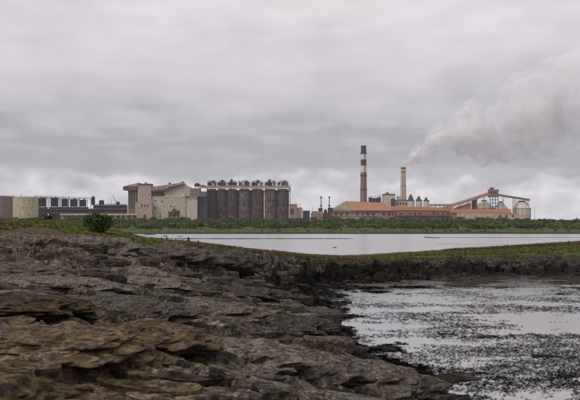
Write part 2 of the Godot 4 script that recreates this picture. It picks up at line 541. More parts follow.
			if k == 7 or k == 8:
				c = c.lerp(Color(0.36, 0.28, 0.21), 0.5 * smoothstep(0.0, -0.2, u))
				c = c.lerp(Color(0.105, 0.08, 0.06), 0.7 * smoothstep(-0.05, 0.08, u + 0.06 * ti))
				if k == 7 and u > 0.12: c = c.lerp(Color(0.17, 0.15, 0.13), smoothstep(0.12, 0.2, u) * smoothstep(0.75, 0.5, fh + 0.25 * ti))
			# black lichen and rockweed in the splash zone, with a ragged upper edge
			var zone := 1.05 + 0.75 * lo + 0.5 * ti + 0.25 * fi + 0.35 * smoothstep(48.0, 58.0, d) * (1.0 - smoothstep(0.16, 0.3, u))
			var weed := smoothstep(zone + 0.12, zone - 0.22, hh) * smoothstep(14.0, 22.0, d)
			c = c.lerp(Color(0.03, 0.026, 0.02), weed * 0.88)
			if turf > 0.0:
				var green := smoothstep(0.10, 0.28, u + 0.10 * lo)
				if u < 0.0: green = smoothstep(0.55, 0.95, (f if k == 8 else 1.0) + 0.35 * ti) * smoothstep(0.0, -0.16, u) * 0.75
				var tc := Color(0.17, 0.125, 0.075).lerp(Color(0.15, 0.19, 0.042), clampf(green + 0.35 * ti, 0, 1))
				if u > 0.22 and k >= 8: tc = tc.lerp(Color(0.17, 0.11, 0.065), smoothstep(0.68, 0.9, (f if k == 8 else 1.0) + 0.12 * lo + 0.08 * ti))
				c = c.lerp(tc, turf)
			if h < 0.4 and d > 18.0:
				var mudc := Color(0.095, 0.083, 0.073).lerp(Color(0.05, 0.042, 0.033), smoothstep(-0.1, 0.3, ti + 0.3 * fi))
				c = c.lerp(mudc, smoothstep(0.42, 0.15, h) * (1.0 - turf))
			col[r * nu + i] = c
	struct("ground", grid_mesh(pos, col, nu, nr, false), M.ground_rock)
	land_pos = pos; land_nu = nu; land_nr = nr; land_rows = rows; land_us = us

var land_pos: PackedVector3Array
var land_rows: PackedVector2Array
var land_us: PackedFloat32Array
var land_nu := 0
var land_nr := 0

func grid_mesh(pos: PackedVector3Array, col: PackedColorArray, nu: int, nr: int, smooth := true) -> ArrayMesh:
	var nor := PackedVector3Array()
	nor.resize(pos.size())
	for r in (nr if smooth else 0):
		for i in nu:
			var at := r * nu + i
			var a := pos[at + 1 if i < nu - 1 else at] - pos[at - 1 if i > 0 else at]
			var b := pos[at + nu if r < nr - 1 else at] - pos[at - nu if r > 0 else at]
			nor[at] = a.cross(b).normalized()
	var idx := PackedInt32Array()
	idx.resize((nu - 1) * (nr - 1) * 6)
	var k := 0
	for r in nr - 1:
		for i in nu - 1:
			var p := r * nu + i
			if pos[p].distance_squared_to(pos[p + nu + 1]) < pos[p + 1].distance_squared_to(pos[p + nu]):
				idx[k] = p; idx[k + 1] = p + nu; idx[k + 2] = p + nu + 1
				idx[k + 3] = p; idx[k + 4] = p + nu + 1; idx[k + 5] = p + 1
			else:
				idx[k] = p; idx[k + 1] = p + nu; idx[k + 2] = p + 1
				idx[k + 3] = p + 1; idx[k + 4] = p + nu; idx[k + 5] = p + nu + 1
			k += 6
	var arr := []
	arr.resize(Mesh.ARRAY_MAX)
	arr[Mesh.ARRAY_VERTEX] = pos; arr[Mesh.ARRAY_COLOR] = col; arr[Mesh.ARRAY_INDEX] = idx
	if smooth: arr[Mesh.ARRAY_NORMAL] = nor
	var m := ArrayMesh.new()
	m.add_surface_from_arrays(Mesh.PRIMITIVE_TRIANGLES, arr)
	return m

# a point of the near land: picture column, knot segment and share along it
func land_at(px: float, k: int, f: float) -> Vector3:
	var u := (px - HX) / F
	var i := 0
	var lo := 0
	var hi := land_nu - 1
	while hi - lo > 1:
		i = (lo + hi) / 2
		if land_us[i] < u: lo = i
		else: hi = i
	var r := 0
	while r < land_nr - 1 and (land_rows[r].x < k or (land_rows[r].x == k and land_rows[r].y < f)): r += 1
	return land_pos[r * land_nu + lo]

# ------------------------------------------------------------------ the far shore
var n_far: FastNoiseLite
func far_height(x: float, d: float) -> float:
	var e := d - 292.0 - 5.0 * n_far.get_noise_2d(x * 0.012, 0.0)
	var h: float
	if e < 0: h = maxf(-1.5, e * 0.1)
	elif e < 6.0: h = e * 0.09
	elif e < 60.0: h = 0.54 + (e - 6.0) * 0.030
	else: h = 2.16 + (G - 2.16) * smoothstep(0.0, 1.0, clampf((e - 60.0) / 150.0, 0, 1))
	var rough := smoothstep(0, 10, e) * (1.0 - smoothstep(120.0, 210.0, e))
	h += rough * 0.5 * n_far.get_noise_2d(x * 0.05, d * 0.05)
	if d > 1100.0: h += (d - 1100.0) * 0.0004
	return h

func far_shore() -> void:
	n_far = noise(61, 1.0, 4)
	var ds := PackedFloat32Array()
	for k in 60: ds.append(280.0 + k * 1.0)
	for k in 60: ds.append(340.0 + k * 4.0)
	for k in 20: ds.append(580.0 + k * 40.0)
	for d in [1500.0, 1900.0, 2600.0]: ds.append(d)
	var nu := 220
	var pos := PackedVector3Array()
	var col := PackedColorArray()
	for d in ds:
		for i in nu:
			var u := lerpf(-0.9, 0.9, i / (nu - 1.0))
			var x := u * d
			var h := far_height(x, d)
			pos.append(Vector3(x, h, -d))
			var t := n_far.get_noise_2d(x * 0.06 + 90.0, d * 0.12)
			var c := Color(0.075, 0.115, 0.024).lerp(Color(0.13, 0.135, 0.042), smoothstep(-0.1, 0.4, t))
			c = Color(0.06, 0.054, 0.048).lerp(c, smoothstep(0.45, 0.8, h + 0.3 * t))
			if d > 560.0 and d < 1100.0: c = Color(0.14, 0.13, 0.11)
			col.append(c)
	struct("far_ground", grid_mesh(pos, col, nu, ds.size()), M.far_ground)
	# low mud bars that the ebb has laid bare in the lagoon
	for a in [[128.0, 352.0, 210.0, 6.0, 0.13], [430.0, 600.0, 225.0, 3.5, 0.08], [436.0, 505.0, 158.0, 1.2, 0.05]]:
		var d: float = a[2]
		var p := PackedVector3Array()
		var c := PackedColorArray()
		var n := 160
		for r in 9:
			for i in n:
				var s := i / (n - 1.0)
				var x := wx(lerpf(a[0], a[1], s), d)
				var wide: float = a[3] * (0.35 + 0.65 * sqrt(maxf(0.0, 1.0 - pow(2 * s - 1, 2.0)))) * (1.0 + 0.7 * n_far.get_noise_2d(x * 0.15, d))
				var v := r / 8.0 * 2.0 - 1.0
				p.append(Vector3(x, a[4] * (1.0 - v * v) * (1.0 + 1.3 * n_far.get_noise_2d(x * 0.3, v * 3.0)) - 0.03, -d + v * wide))
				c.append(Color(1, 1, 1))
		p.reverse()
		struct("mud_flat", grid_mesh(p, c, n, 9), M.mud)

func water() -> void:
	for a in [["inlet_water", 0.14, 0.10, -88.0, 60.0], ["lagoon_water", 0.27, 0.5, -1400.0, -88.0]]:
		var m := StandardMaterial3D.new()
		m.resource_name = a[0]
		m.albedo_color = srgb(0.19, 0.185, 0.18)
		m.roughness = a[1]
		m.normal_enabled = true
		m.normal_texture = noise_tex(71, 0.02, 5, 0, 1, 1024, true, 5.0)
		m.normal_scale = a[2]
		m.clearcoat_enabled = true
		m.clearcoat = 1.0
		m.clearcoat_roughness = a[1]
		var p := PlaneMesh.new()
		p.size = Vector2(2400, a[4] - a[3])
		m.uv1_scale = Vector3(p.size.x / 3.4, p.size.y / 3.4, 1)
		var o := struct(a[0], p, m)
		o.position = Vector3(0, 0, (a[3] + a[4]) / 2)

# ------------------------------------------------------------------ the works: tank farm, pipe rack, process hall
func base_at(px: float, d: float) -> Vector3: return Vector3(wx(px, d), G, -d)

func works_left() -> void:
	# two storage tanks behind the turf
	var defs := [[-3.0, 12.0, 196.2, 640.0, "taupe", "brown-grey cylindrical storage tank beside the cream tank"], [21.0, 12.2, 197.3, 600.0, "cream", "cream cylindrical storage tank with a thin vent pipe on its roof"]]
	for a in defs:
		var d: float = a[3]
		var r: float = a[1] / F * d
		var b := base_at(a[0], d + r)
		b.x = wx(a[0], d)
		var top := wy(a[2], d)
		var t := thing("storage_tank", a[5], "tank", b)
		var s := st()
		tube(s, Vector3(b.x, G - 0.4, b.z), Vector3(b.x, top, b.z), r)
		part(t, "shell", s, M[a[4]])
		for k in 3:
			s = st()
			var y := lerpf(G, top, 0.3 + 0.3 * k)
			tube(s, Vector3(b.x, y, b.z), Vector3(b.x, y + 0.35, b.z), r + 0.12)
			part(t, "wind_girder", s, M[a[4]])
		s = st()
		tube(s, Vector3(b.x, top, b.z), Vector3(b.x, top + 0.7, b.z), r + 0.1, r * 0.35)
		part(t, "roof", s, M.taupe)
		s = st()
		rail_ring(s, Vector3(b.x, top, b.z), r - 0.2, 0.9)
		part(t, "handrail", s, M.grey_steel)
		s = st()
		bar(s, Vector3(b.x - r * 0.35, top, b.z), Vector3(b.x - r * 0.35, top + 3.2, b.z), 0.3)
		part(t, "vent_pipe", s, M.steel)
	# dark process tanks standing in the pipe rack
	var d := 720.0
	var tank_no := 0
	for c in [[42.0, 4.4, 198.4], [54.5, 4.0, 198.4], [64.6, 3.3, 199.4], [73.8, 3.8, 199.6], [83.0, 3.4, 200.4]]:
		var r: float = 5.4 / F * d
		var b := base_at(c[0], d)
		var t := thing("process_tank", "dark rusty process tank with a drive house, %s from the cream tank in the rack" % ORD[tank_no], "tank", b, "process tanks in the pipe rack")
		tank_no += 1
		var y1 := wy(207.5, d)
		var s := st()
		tube(s, Vector3(b.x, G - 0.3, b.z), Vector3(b.x, y1, b.z), r)
		part(t, "shell", s, M.silo_dark)
		s = st()
		tube(s, Vector3(b.x, y1, b.z), Vector3(b.x, y1 + 0.4, b.z), r + 0.8)
		part(t, "platform", s, M.grey_steel)
		var w: float = c[1] / F * d
		var y2 := wy(c[2], d)
		s = st()
		bx(s, Vector3(b.x, (y1 + y2) / 2 + 0.4, b.z), Vector3(w * 1.5, y2 - y1 - 1.0, w * 1.5))
		part(t, "drive_house", s, M.dark_brown)
		s = st()
		for q in [-1, 1]:
			for v in [-1, 1]:
				bar(s, Vector3(b.x + q * w, y1, b.z + v * w), Vector3(b.x + q * w, y2 + 0.6, b.z + v * w), 0.4)
		bx(s, Vector3(b.x, y2 + 0.2, b.z), Vector3(w * 2.1, 0.4, w * 2.1))
		part(t, "drive_frame", s, M.steel)
		s = st()
		tube(s, Vector3(b.x + w * 0.2, y2, b.z), Vector3(b.x + w * 0.2, y2 + 1.5, b.z), 0.8)
		part(t, "motor", s, M.rust)
	# pipe rack
	var t := thing("pipe_rack", "long rusty pipe rack with steel columns and handrails round the process tanks", "pipe rack", base_at(80, d - 9))
	var dd := d - 9.0
	var s := st()
	bp(s, 33.5, 127, 208.6, 209.6, dd, 2.0)
	part(t, "beam", s, M.fascia)
	s = st()
	bp(s, 33.5, 127, 213.0, 214.0, dd, 2.0)
	part(t, "beam", s, M.steel)
	for k in 17:
		s = st()
		var px := 34.5 + k * 5.6
		bg(s, px, px + 0.55, 207.0 if k > 10 else 196.0 + 0.25 * k, dd, 0.6)
		part(t, "column", s, M.steel)
	var pipe_mats := ["rust", "dark_brown", "silo_dark", "rust", "fascia", "dark_brown"]
	for k in 6:
		s = st()
		var y := wy(209.6 + k * 0.72, dd)
		tube(s, Vector3(wx(34, dd), y, -dd - 1.3 - (k % 2)), Vector3(wx(127, dd), y - 0.2, -dd - 1.3 - (k % 2)), 0.42, 0.42, false)
		part(t, "pipe", s, M[pipe_mats[k]])
	s = st()
	rail(s, Vector3(wx(34, dd), wy(197.2, dd), -dd - 1), Vector3(wx(92, dd), wy(199.0, dd), -dd - 1), 1.5, 2.2, 0.2)
	part(t, "handrail", s, M.steel)
	s = st()
	bar(s, Vector3(wx(34, dd), wy(197.2, dd), -dd - 1), Vector3(wx(92, dd), wy(199.0, dd), -dd - 1), 0.35)
	part(t, "walkway", s, M.steel)
	s = st()
	rail(s, Vector3(wx(92, dd), wy(204.6, dd), -dd - 1), Vector3(wx(126, dd), wy(205.4, dd), -dd - 1), 1.5, 2.2, 0.2)
	part(t, "handrail", s, M.steel)
	s = st()
	bp(s, 92, 126, 204.6, 205.2, dd, 5.0)
	part(t, "walkway", s, M.steel)
	s = st()
	bp(s, 93, 126.5, 205.4, 208.6, dd + 3, 4.0)
	part(t, "duct", s, M.fascia)
	# vessels on the rack's lower deck
	for c in [[94.3, 2.0, 197.2, "tall dark vessel standing on the low deck of the pipe rack"], [102.6, 2.9, 201.2, "squat dark vessel on the low deck of the pipe rack"], [119.0, 1.9, 202.4, "small dark drum on the low deck near the roofed gallery end"]]:
		var b := Vector3(wx(c[0], d), wy(204.6, dd), -d + 4.2)
		var v := thing("vessel", c[3], "vessel", b)
		var w: float = c[1] / F * d
		var y2 := wy(c[2], d)
		s = st()
		tube(s, b, Vector3(b.x, y2, b.z), w * 0.85)
		part(v, "shell", s, M.dark_brown)
		s = st()
		ball(s, Vector3(b.x, y2, b.z), Vector3(w * 1.7, w * 0.7, w * 1.7))
		part(v, "domed_head", s, M.steel)
		s = st()
		bar(s, Vector3(b.x, y2, b.z), Vector3(b.x, y2 + 2.4, b.z), 0.25)
		part(v, "vent_pipe", s, M.steel)
	t = thing("crane_jib", "thin slanted steel jib rising over the low pipe rack deck", "crane", Vector3(wx(117, d), wy(204.6, dd), -d + 4))
	s = st()
	bar(s, O, O + Vector3(0, 4.0, 0), 0.35)
	part(t, "mast", s, M.steel)
	s = st()
	bar(s, O + Vector3(0, 3.2, 0), Vector3(wx(113.6, d), wy(195.6, d), O.z), 0.4)
	part(t, "jib", s, M.steel)
	# open shed with a pale flat roof
	var e := 690.0
	t = thing("open_shed", "long low shed with a pale flat roof and open bays under the pipe rack", "shed", base_at(97, e))
	s = st()
	bp(s, 60, 137.5, 213.6, 215.2, e, 7.0)
	part(t, "roof", s, M.beige)
	s = st()
	bg(s, 60, 137.5, 215.3, e + 5, 0.4)
	part(t, "back_wall", s, M.pink_beige)
	for k in 15:
		s = st()
		bg(s, 60.3 + k * 5.45, 61.2 + k * 5.45, 215.0, e + 0.3, 0.6)
		part(t, "column", s, M.pink_beige if k > 9 else M.fascia)
	hall()

func hall() -> void:
	var d := 770.0
	# roofed gallery end on a narrow neck
	var t := thing("gallery_house", "brown boxed gallery end on a dark narrow neck beside the pink tower", "building", base_at(131, d))
	var s := st()
	bg(s, 128, 136, 189.6, d + 3, 10)
	part(t, "neck", s, M.taupe)
	s = st()
	bp(s, 123.0, 138.5, 186.6, 190.2, d, 16)
	part(t, "gallery_wall", s, M.fascia)
	s = st()
	prism(s, [Vector2(wx(122.7, d), wy(186.6, d)), Vector2(wx(138.6, d), wy(182.6, d)), Vector2(wx(138.6, d), wy(186.6, d))], -d + 0.6, -d - 17)
	part(t, "roof", s, M.roof_pink)
	for k in 4:
		s = st()
		bp(s, 129.2 + k * 1.6, 129.9 + k * 1.6, 191, 208, d + 2.7, 0.5)
		part(t, "steel_rib", s, M.steel)
	# tower
	t = thing("stair_tower", "pinkish square concrete tower with a dark parapet beside the beige hall", "tower", base_at(145, d - 4))
	s = st()
	bg(s, 138.2, 151.0, 184.6, d - 4, 11)
	part(t, "shaft", s, M.pink_beige)
	s = st()
	bp(s, 138.0, 151.2, 183.7, 185.4, d - 4.2, 11.4)
	part(t, "parapet", s, M.fascia)
	s = st()
	bg(s, 135.0, 152.0, 202.0, d - 9, 4.8)
	part(t, "annex", s, M.pink_beige)
	for k in 3:
		s = st()
		bp(s, 141.2 + k * 3.0, 142.2 + k * 3.0, 204.5, 206.8, d - 9.2, 0.3)
		part(t, "window", s, M.glass_dark)
	s = st()
	bg(s, 143.5, 145.8, 214.5, d - 9.25, 0.3)
	part(t, "door", s, M.rust)
	s = st()
	bp(s, 144.5, 147, 182.4, 183.8, d + 1, 3)
	part(t, "lift_housing", s, M.pink_beige)
	# process hall
	t = thing("process_hall", "large beige concrete hall with a sloping pink roof and a deep eave", "building", base_at(174, d))
	s = st()
	bg(s, 150.5, 197.0, 197.4, d - 2, 26)
	part(t, "wall", s, M.beige)
	s = st()
	bp(s, 186.0, 197.2, 197.8, 219.5, d - 2.6, 0.5)
	part(t, "pale_panel", s, M.pale)
	s = st()
	bp(s, 150.4, 186, 196.4, 197.6, d - 2.4, 26)
	part(t, "coping", s, M.pale)
	s = st()
	bp(s, 151, 164, 190.5, 196.5, d + 9, 12)
	part(t, "upper_wall", s, M.beige)
	s = st()
	prism(s, [Vector2(wx(150, d), wy(191.4, d)), Vector2(wx(150, d), wy(187.2, d)), Vector2(wx(170, d), wy(184.6, d)), Vector2(wx(182.6, d), wy(182.4, d)), Vector2(wx(183.5, d), wy(184.0, d)), Vector2(wx(170.5, d), wy(187.4, d)), Vector2(wx(164.5, d), wy(190.0, d))], -d + 3.0, -d - 24)
	part(t, "roof", s, M.roof_pink)
	s = st()
	prism(s, [Vector2(wx(150, d), wy(191.8, d)), Vector2(wx(150, d), wy(190.6, d)), Vector2(wx(164.5, d), wy(189.2, d)), Vector2(wx(170.5, d), wy(186.8, d)), Vector2(wx(170.5, d), wy(188.2, d)), Vector2(wx(164.5, d), wy(191.2, d))], -d + 3.4, -d + 3.05)
	part(t, "eave", s, M.fascia)
	s = st()
	prism(s, [Vector2(wx(164.2, d), wy(196.4, d)), Vector2(wx(164.2, d), wy(190.4, d)), Vector2(wx(171.5, d), wy(187.6, d)), Vector2(wx(183.5, d), wy(184.2, d)), Vector2(wx(191.8, d), wy(187.8, d)), Vector2(wx(191.8, d), wy(196.4, d))], -d - 1, -d - 22)
	part(t, "gable_wall", s, M.beige)
	s = st()
	prism(s, [Vector2(wx(173, d), wy(196.3, d)), Vector2(wx(178.5, d), wy(193.6, d)), Vector2(wx(184.5, d), wy(193.4, d)), Vector2(wx(185, d), wy(196.3, d))], -d + 0.2, -d - 0.9)
	part(t, "lean_to_roof", s, M.pale)
	s = st()
	bp(s, 190.2, 199.5, 188.2, 196.6, d - 1, 14)
	part(t, "side_bay", s, M.taupe)
	s = st()
	bp(s, 184.5, 199.6, 196.0, 196.7, d - 4.6, 4.6)
	part(t, "ledge", s, M.taupe)
	s = st()
	bp(s, 198.0, 206.0, 191.4, 196.6, d - 0.4, 10)
	part(t, "grey_panel", s, M.grey_steel)
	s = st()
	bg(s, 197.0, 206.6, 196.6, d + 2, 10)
	part(t, "dark_recess", s, M.slate)  # shade of the recess is put into the panel's dark colour
	for k in 3:
		s = st()
		bp(s, 198.5 + k * 2.6, 199.2 + k * 2.6, 197, 218, d + 1.6, 0.5)
		part(t, "downpipe", s, M.steel)
	for a in [[154.5, 199.8], [161.5, 200.6], [170.3, 205.4], [154.5, 207.2]]:
		s = st()
		bp(s, a[0], a[0] + 1.3, a[1], a[1] + 1.4, d - 2.25, 0.3)
		part(t, "window", s, M.glass_dark)
	for a in [[159.8, 212.4, 0.5], [173.9, 206.0, 0.4], [185.7, 198.2, 0.5]]:
		s = st()
		bp(s, a[0], a[0] + a[2], a[1], 220, d - 2.8, 0.3)
		part(t, "downpipe", s, M.fascia)
	for a in [[168.6, 182.6, 1.9], [181.0, 181.6, 3.0]]:
		s = st()
		bp(s, a[0], a[0] + a[2], a[1], a[1] + 3.2, d + 6, 2.4)
		part(t, "roof_vent", s, M.steel)
	# rusty machinery standing before the hall
	t = thing("rusty_hopper", "cluster of rusty hopper bins on legs in front of the beige hall", "hopper", base_at(174, d - 14))
	var e := d - 14.0
	for a in [[168.2, 171.8, 211.5], [172.2, 175.6, 209.0], [176.0, 179.2, 210.5]]:
		s = st()
		bp(s, a[0], a[1], a[2], 214.5, e, 4)
		part(t, "bin", s, M.rust)
		s = st()
		var m: float = (a[0] + a[1]) / 2
		tube(s, Vector3(wx(m, e), wy(217.6, e), -e - 2), Vector3(wx(m, e), wy(214.5, e), -e - 2), 0.4, 2.0)
		part(t, "cone", s, M.silo_dark)
	for k in 4:
		s = st()
		bg(s, 168.4 + k * 3.5, 168.9 + k * 3.5, 213.5, e - 0.6, 0.5)
		part(t, "leg", s, M.steel)
	s = st()
	bar(s, Vector3(wx(168, e), wy(217.5, e), -e + 0.7), Vector3(wx(180, e), wy(209.5, e), -e + 0.7), 0.5)
	part(t, "chute", s, M.fascia)

# ------------------------------------------------------------------ the row of great silos
func works_silos() -> void:
	var d := 790.0
	var defs := [[211.4, 5.0, "silo_dark"], [221.4, 5.0, "silo_brown"], [231.8, 5.5, "silo_brown"], [244.0, 6.3, "silo_grey"], [257.0, 6.5, "silo_brown"], [270.2, 6.4, "silo_grey"], [282.8, 6.2, "silo_brown"]]
	for n in defs.size():
		var a: Array = defs[n]
		var r: float = a[1] / F * d
		var b := base_at(a[0], d)
		b.z -= r
		var top := wy(190.2, d)
		var t := thing("silo", "tall dark brown steel silo with a drive frame, %s from the beige hall" % ORD[n], "silo", b, "dark silos in a row")
		var s := st()
		tube(s, Vector3(b.x, G - 0.3, b.z), Vector3(b.x, top, b.z), r)
		part(t, "shell", s, M[a[2]])
		s = st()
		tube(s, Vector3(b.x, top, b.z), Vector3(b.x, top + 1.7, b.z), r, r * 0.72)
		part(t, "shoulder", s, M.fascia)
		s = st()
		tube(s, Vector3(b.x, G - 0.3, b.z), Vector3(b.x, G + 2.4, b.z), r + 0.5)
		part(t, "plinth", s, M.beige)
		for k in 7:
			s = st()
			var an := lerpf(0.14, 0.86, k / 6.0) * PI
			var p := Vector3(b.x + cos(an) * (r + 0.1), 0, b.z + sin(an) * (r + 0.1))
			bar(s, p + Vector3.UP * G, p + Vector3.UP * (top - 0.3), 0.28)
			part(t, "rib", s, M.silo_dark if k % 2 else M.silo_brown)
		for y in [0.33, 0.66, 0.985]:
			s = st()
			var yy := lerpf(G, top, y)
			tube(s, Vector3(b.x, yy, b.z), Vector3(b.x, yy + 0.5, b.z), r + 0.25)
			part(t, "ring", s, M.silo_dark if y < 0.9 else M.fascia)
		if n == 5:
			s = st()
			bar(s, Vector3(b.x - r * 0.93, G, b.z + r * 0.55), Vector3(b.x - r * 0.93, top, b.z + r * 0.55), 1.5)
			part(t, "pale_downpipe", s, M.pale)
		# drive frame: posts, deck, gearbox, motor and its lifting beam
		var gy := wy(186.0, d)
		var dr := part(t, "drive_frame", frame_shape(b, r, gy), M.steel)
		s = st()
		bx(s, Vector3(b.x - r * (0.3 - 0.2 * (n % 4)), gy + 2.4, b.z), Vector3(r * (0.55 + 0.12 * (n % 3)), 2.8 + 0.6 * (n % 2), r * 0.6))
		part(dr, "gearbox", s, M.slate if n % 2 else M.dark_brown)
		s = st()
		tube(s, Vector3(b.x + r * (0.3 - 0.22 * (n % 3)), gy + 3.6, b.z), Vector3(b.x + r * (0.3 - 0.22 * (n % 3)), gy + 6.6 + (n % 3) * 0.7, b.z), 1.3)
		part(dr, "motor", s, M.steel)
		s = st()
		tube(s, Vector3(b.x + r * 0.62, gy + 0.4, b.z + 0.8), Vector3(b.x + r * 0.62, gy + 4.0 + (n % 2), b.z + 0.8), 1.0)
		part(dr, "pump", s, M.grey_steel)
		for k in 3 + n % 3:
			s = st()
			var ex := b.x + r * rng.randf_range(-0.9, 0.9)
			var ey := rng.randf_range(1.2, 5.4)
			if k % 2: bx(s, Vector3(ex, gy + 0.4 + ey / 2, b.z + 1.6), Vector3(rng.randf_range(0.6, 1.8), ey, 1.2))
			else: tube(s, Vector3(ex, gy + 0.4, b.z + 1.4), Vector3(ex + rng.randf_range(-0.8, 0.8), gy + 1.6 + ey, b.z + 1.4), rng.randf_range(0.2, 0.5))
			part(dr, "equipment", s, M[["steel", "rust", "slate", "grey_steel"][(k + n) % 4]])
		s = st()
		ball(s, Vector3(b.x - r * 0.66, gy + 2.6, b.z), Vector3(2.6, 3.2, 2.6))
		part(dr, "cyclone", s, M.steel)
	# gallery along the silo tops
	var t := thing("silo_gallery", "pale gallery walkway running along the tops of the dark silos", "walkway", Vector3(wx(243, d), wy(187, d), -d + 0.7))
	var s := st()
	bp(s, 199.5, 290.0, 186.2, 188.2, d - 1.6, 3.0)
	part(t, "deck", s, M.pink_beige)
	s = st()
	rail(s, Vector3(wx(199.5, d), wy(186.2, d), -d + 1.4), Vector3(wx(290, d), wy(186.2, d), -d + 1.4), 1.4, 2.4, 0.16)
	part(t, "handrail", s, M.grey_steel)
	for k in 8:
		s = st()
		var px := 206.6 + k * 11.8
		bp(s, px, px + 1.0, 188.2, 191.5, d - 1.2, 0.9)
		part(t, "bracket", s, M.fascia)
	s = st()
	bg(s, 207.0, 288.0, 190.6, d + 7.5, 3.0)
	part(t, "gap_backing", s, M.silo_brown)  # backing added behind the silos to keep the gaps between them dark
	# machines on the hall's side bay at the row's end
	t = thing("dust_collector", "dark rounded dust collector on the roof end of the beige hall", "dust collector", Vector3(wx(196.6, 772), wy(188.2, 769), -776))
	s = st()
	ball(s, O + Vector3(0, 4.0, 0), Vector3(6.5, 4.6, 5))
	part(t, "drum", s, M.steel)
	for k in [-1, 1]:
		s = st()
		bar(s, O + Vector3(k * 2.2, 0, 0), O + Vector3(k * 2.0, 3.6, 0), 0.5)
		part(t, "leg", s, M.steel)
	s = st()
	tube(s, O + Vector3(2.0, 4, 0), O + Vector3(9.5, 2.4, -1), 0.8)
	part(t, "duct", s, M.grey_steel)
	# stair at the row's end
	t = thing("fire_escape", "open steel fire escape against the end of the silo row", "fire escape", base_at(289.6, d + 4))
	for k in 2:
		s = st()
		bar(s, Vector3(wx(288.6 + k * 1.8, d), G - 0.2, -d + 0.5), Vector3(wx(288.6 + k * 1.8, d), wy(184, d), -d + 0.5), 0.4)
		part(t, "post", s, M.steel)
	for k in 7:
		s = st()
		var y := G + 1.0 + k * 4.8
		bar(s, Vector3(wx(288.6, d), y + (4.6 if k % 2 else 0.0), -d + 0.5), Vector3(wx(290.4, d), y + (0.0 if k % 2 else 4.6), -d + 0.5), 0.35)
		part(t, "flight", s, M.grey_steel)
	# pink block house behind
	t = thing("block_house", "plain pinkish block house beside the end of the silo row", "building", base_at(293, 850))
	s = st()
	bg(s, 289.5, 297.2, 204.6, 850, 16)
	part(t, "wall", s, M.red_wall)
	s = st()
	bp(s, 289.2, 297.5, 203.9, 205.0, 849.6, 16.8)
	part(t, "coping", s, M.pink_beige)
	s = st()
	bp(s, 290.6, 293.6, 209.0, 214.0, 849.7, 0.3)
	part(t, "loading_door", s, M.rust)
	s = st()
	bg(s, 297.2, 302.5, 207.5, 852, 10)
	part(t, "annex", s, M.pink_beige)

func frame_shape(b: Vector3, r: float, gy: float) -> SurfaceTool:
	var s := st()
	for side in [-0.32, 0.32]:
		var z: float = b.z + side * r
		var xs := [-0.85, -0.45, -0.1, 0.3, 0.6, 0.9]
		for q in xs:
			bar(s, Vector3(b.x + q * r, gy - 2.5, z), Vector3(b.x + q * r, gy + (6.0 if absf(q) < 0.7 else 4.4), z), 0.3)
		for k in xs.size() - 1:
			var up := k % 2 == 0
			bar(s, Vector3(b.x + xs[k] * r, gy + (0.4 if up else 4.2), z), Vector3(b.x + xs[k + 1] * r, gy + (4.2 if up else 0.4), z), 0.22)
		bar(s, Vector3(b.x - r * 0.5, gy + 6.0, z), Vector3(b.x + r * 0.62, gy + 6.0, z), 0.3)
	bx(s, Vector3(b.x, gy + 0.2, b.z), Vector3(r * 1.8, 0.4, r * 0.9))
	bx(s, Vector3(b.x, gy + 4.2, b.z), Vector3(r * 1.8, 0.35, r * 0.75))
	rail(s, Vector3(b.x - r * 0.85, gy + 4.3, b.z + r * 0.3), Vector3(b.x + r * 0.85, gy + 4.3, b.z + r * 0.3), 1.2, 1.6, 0.18)
	return s

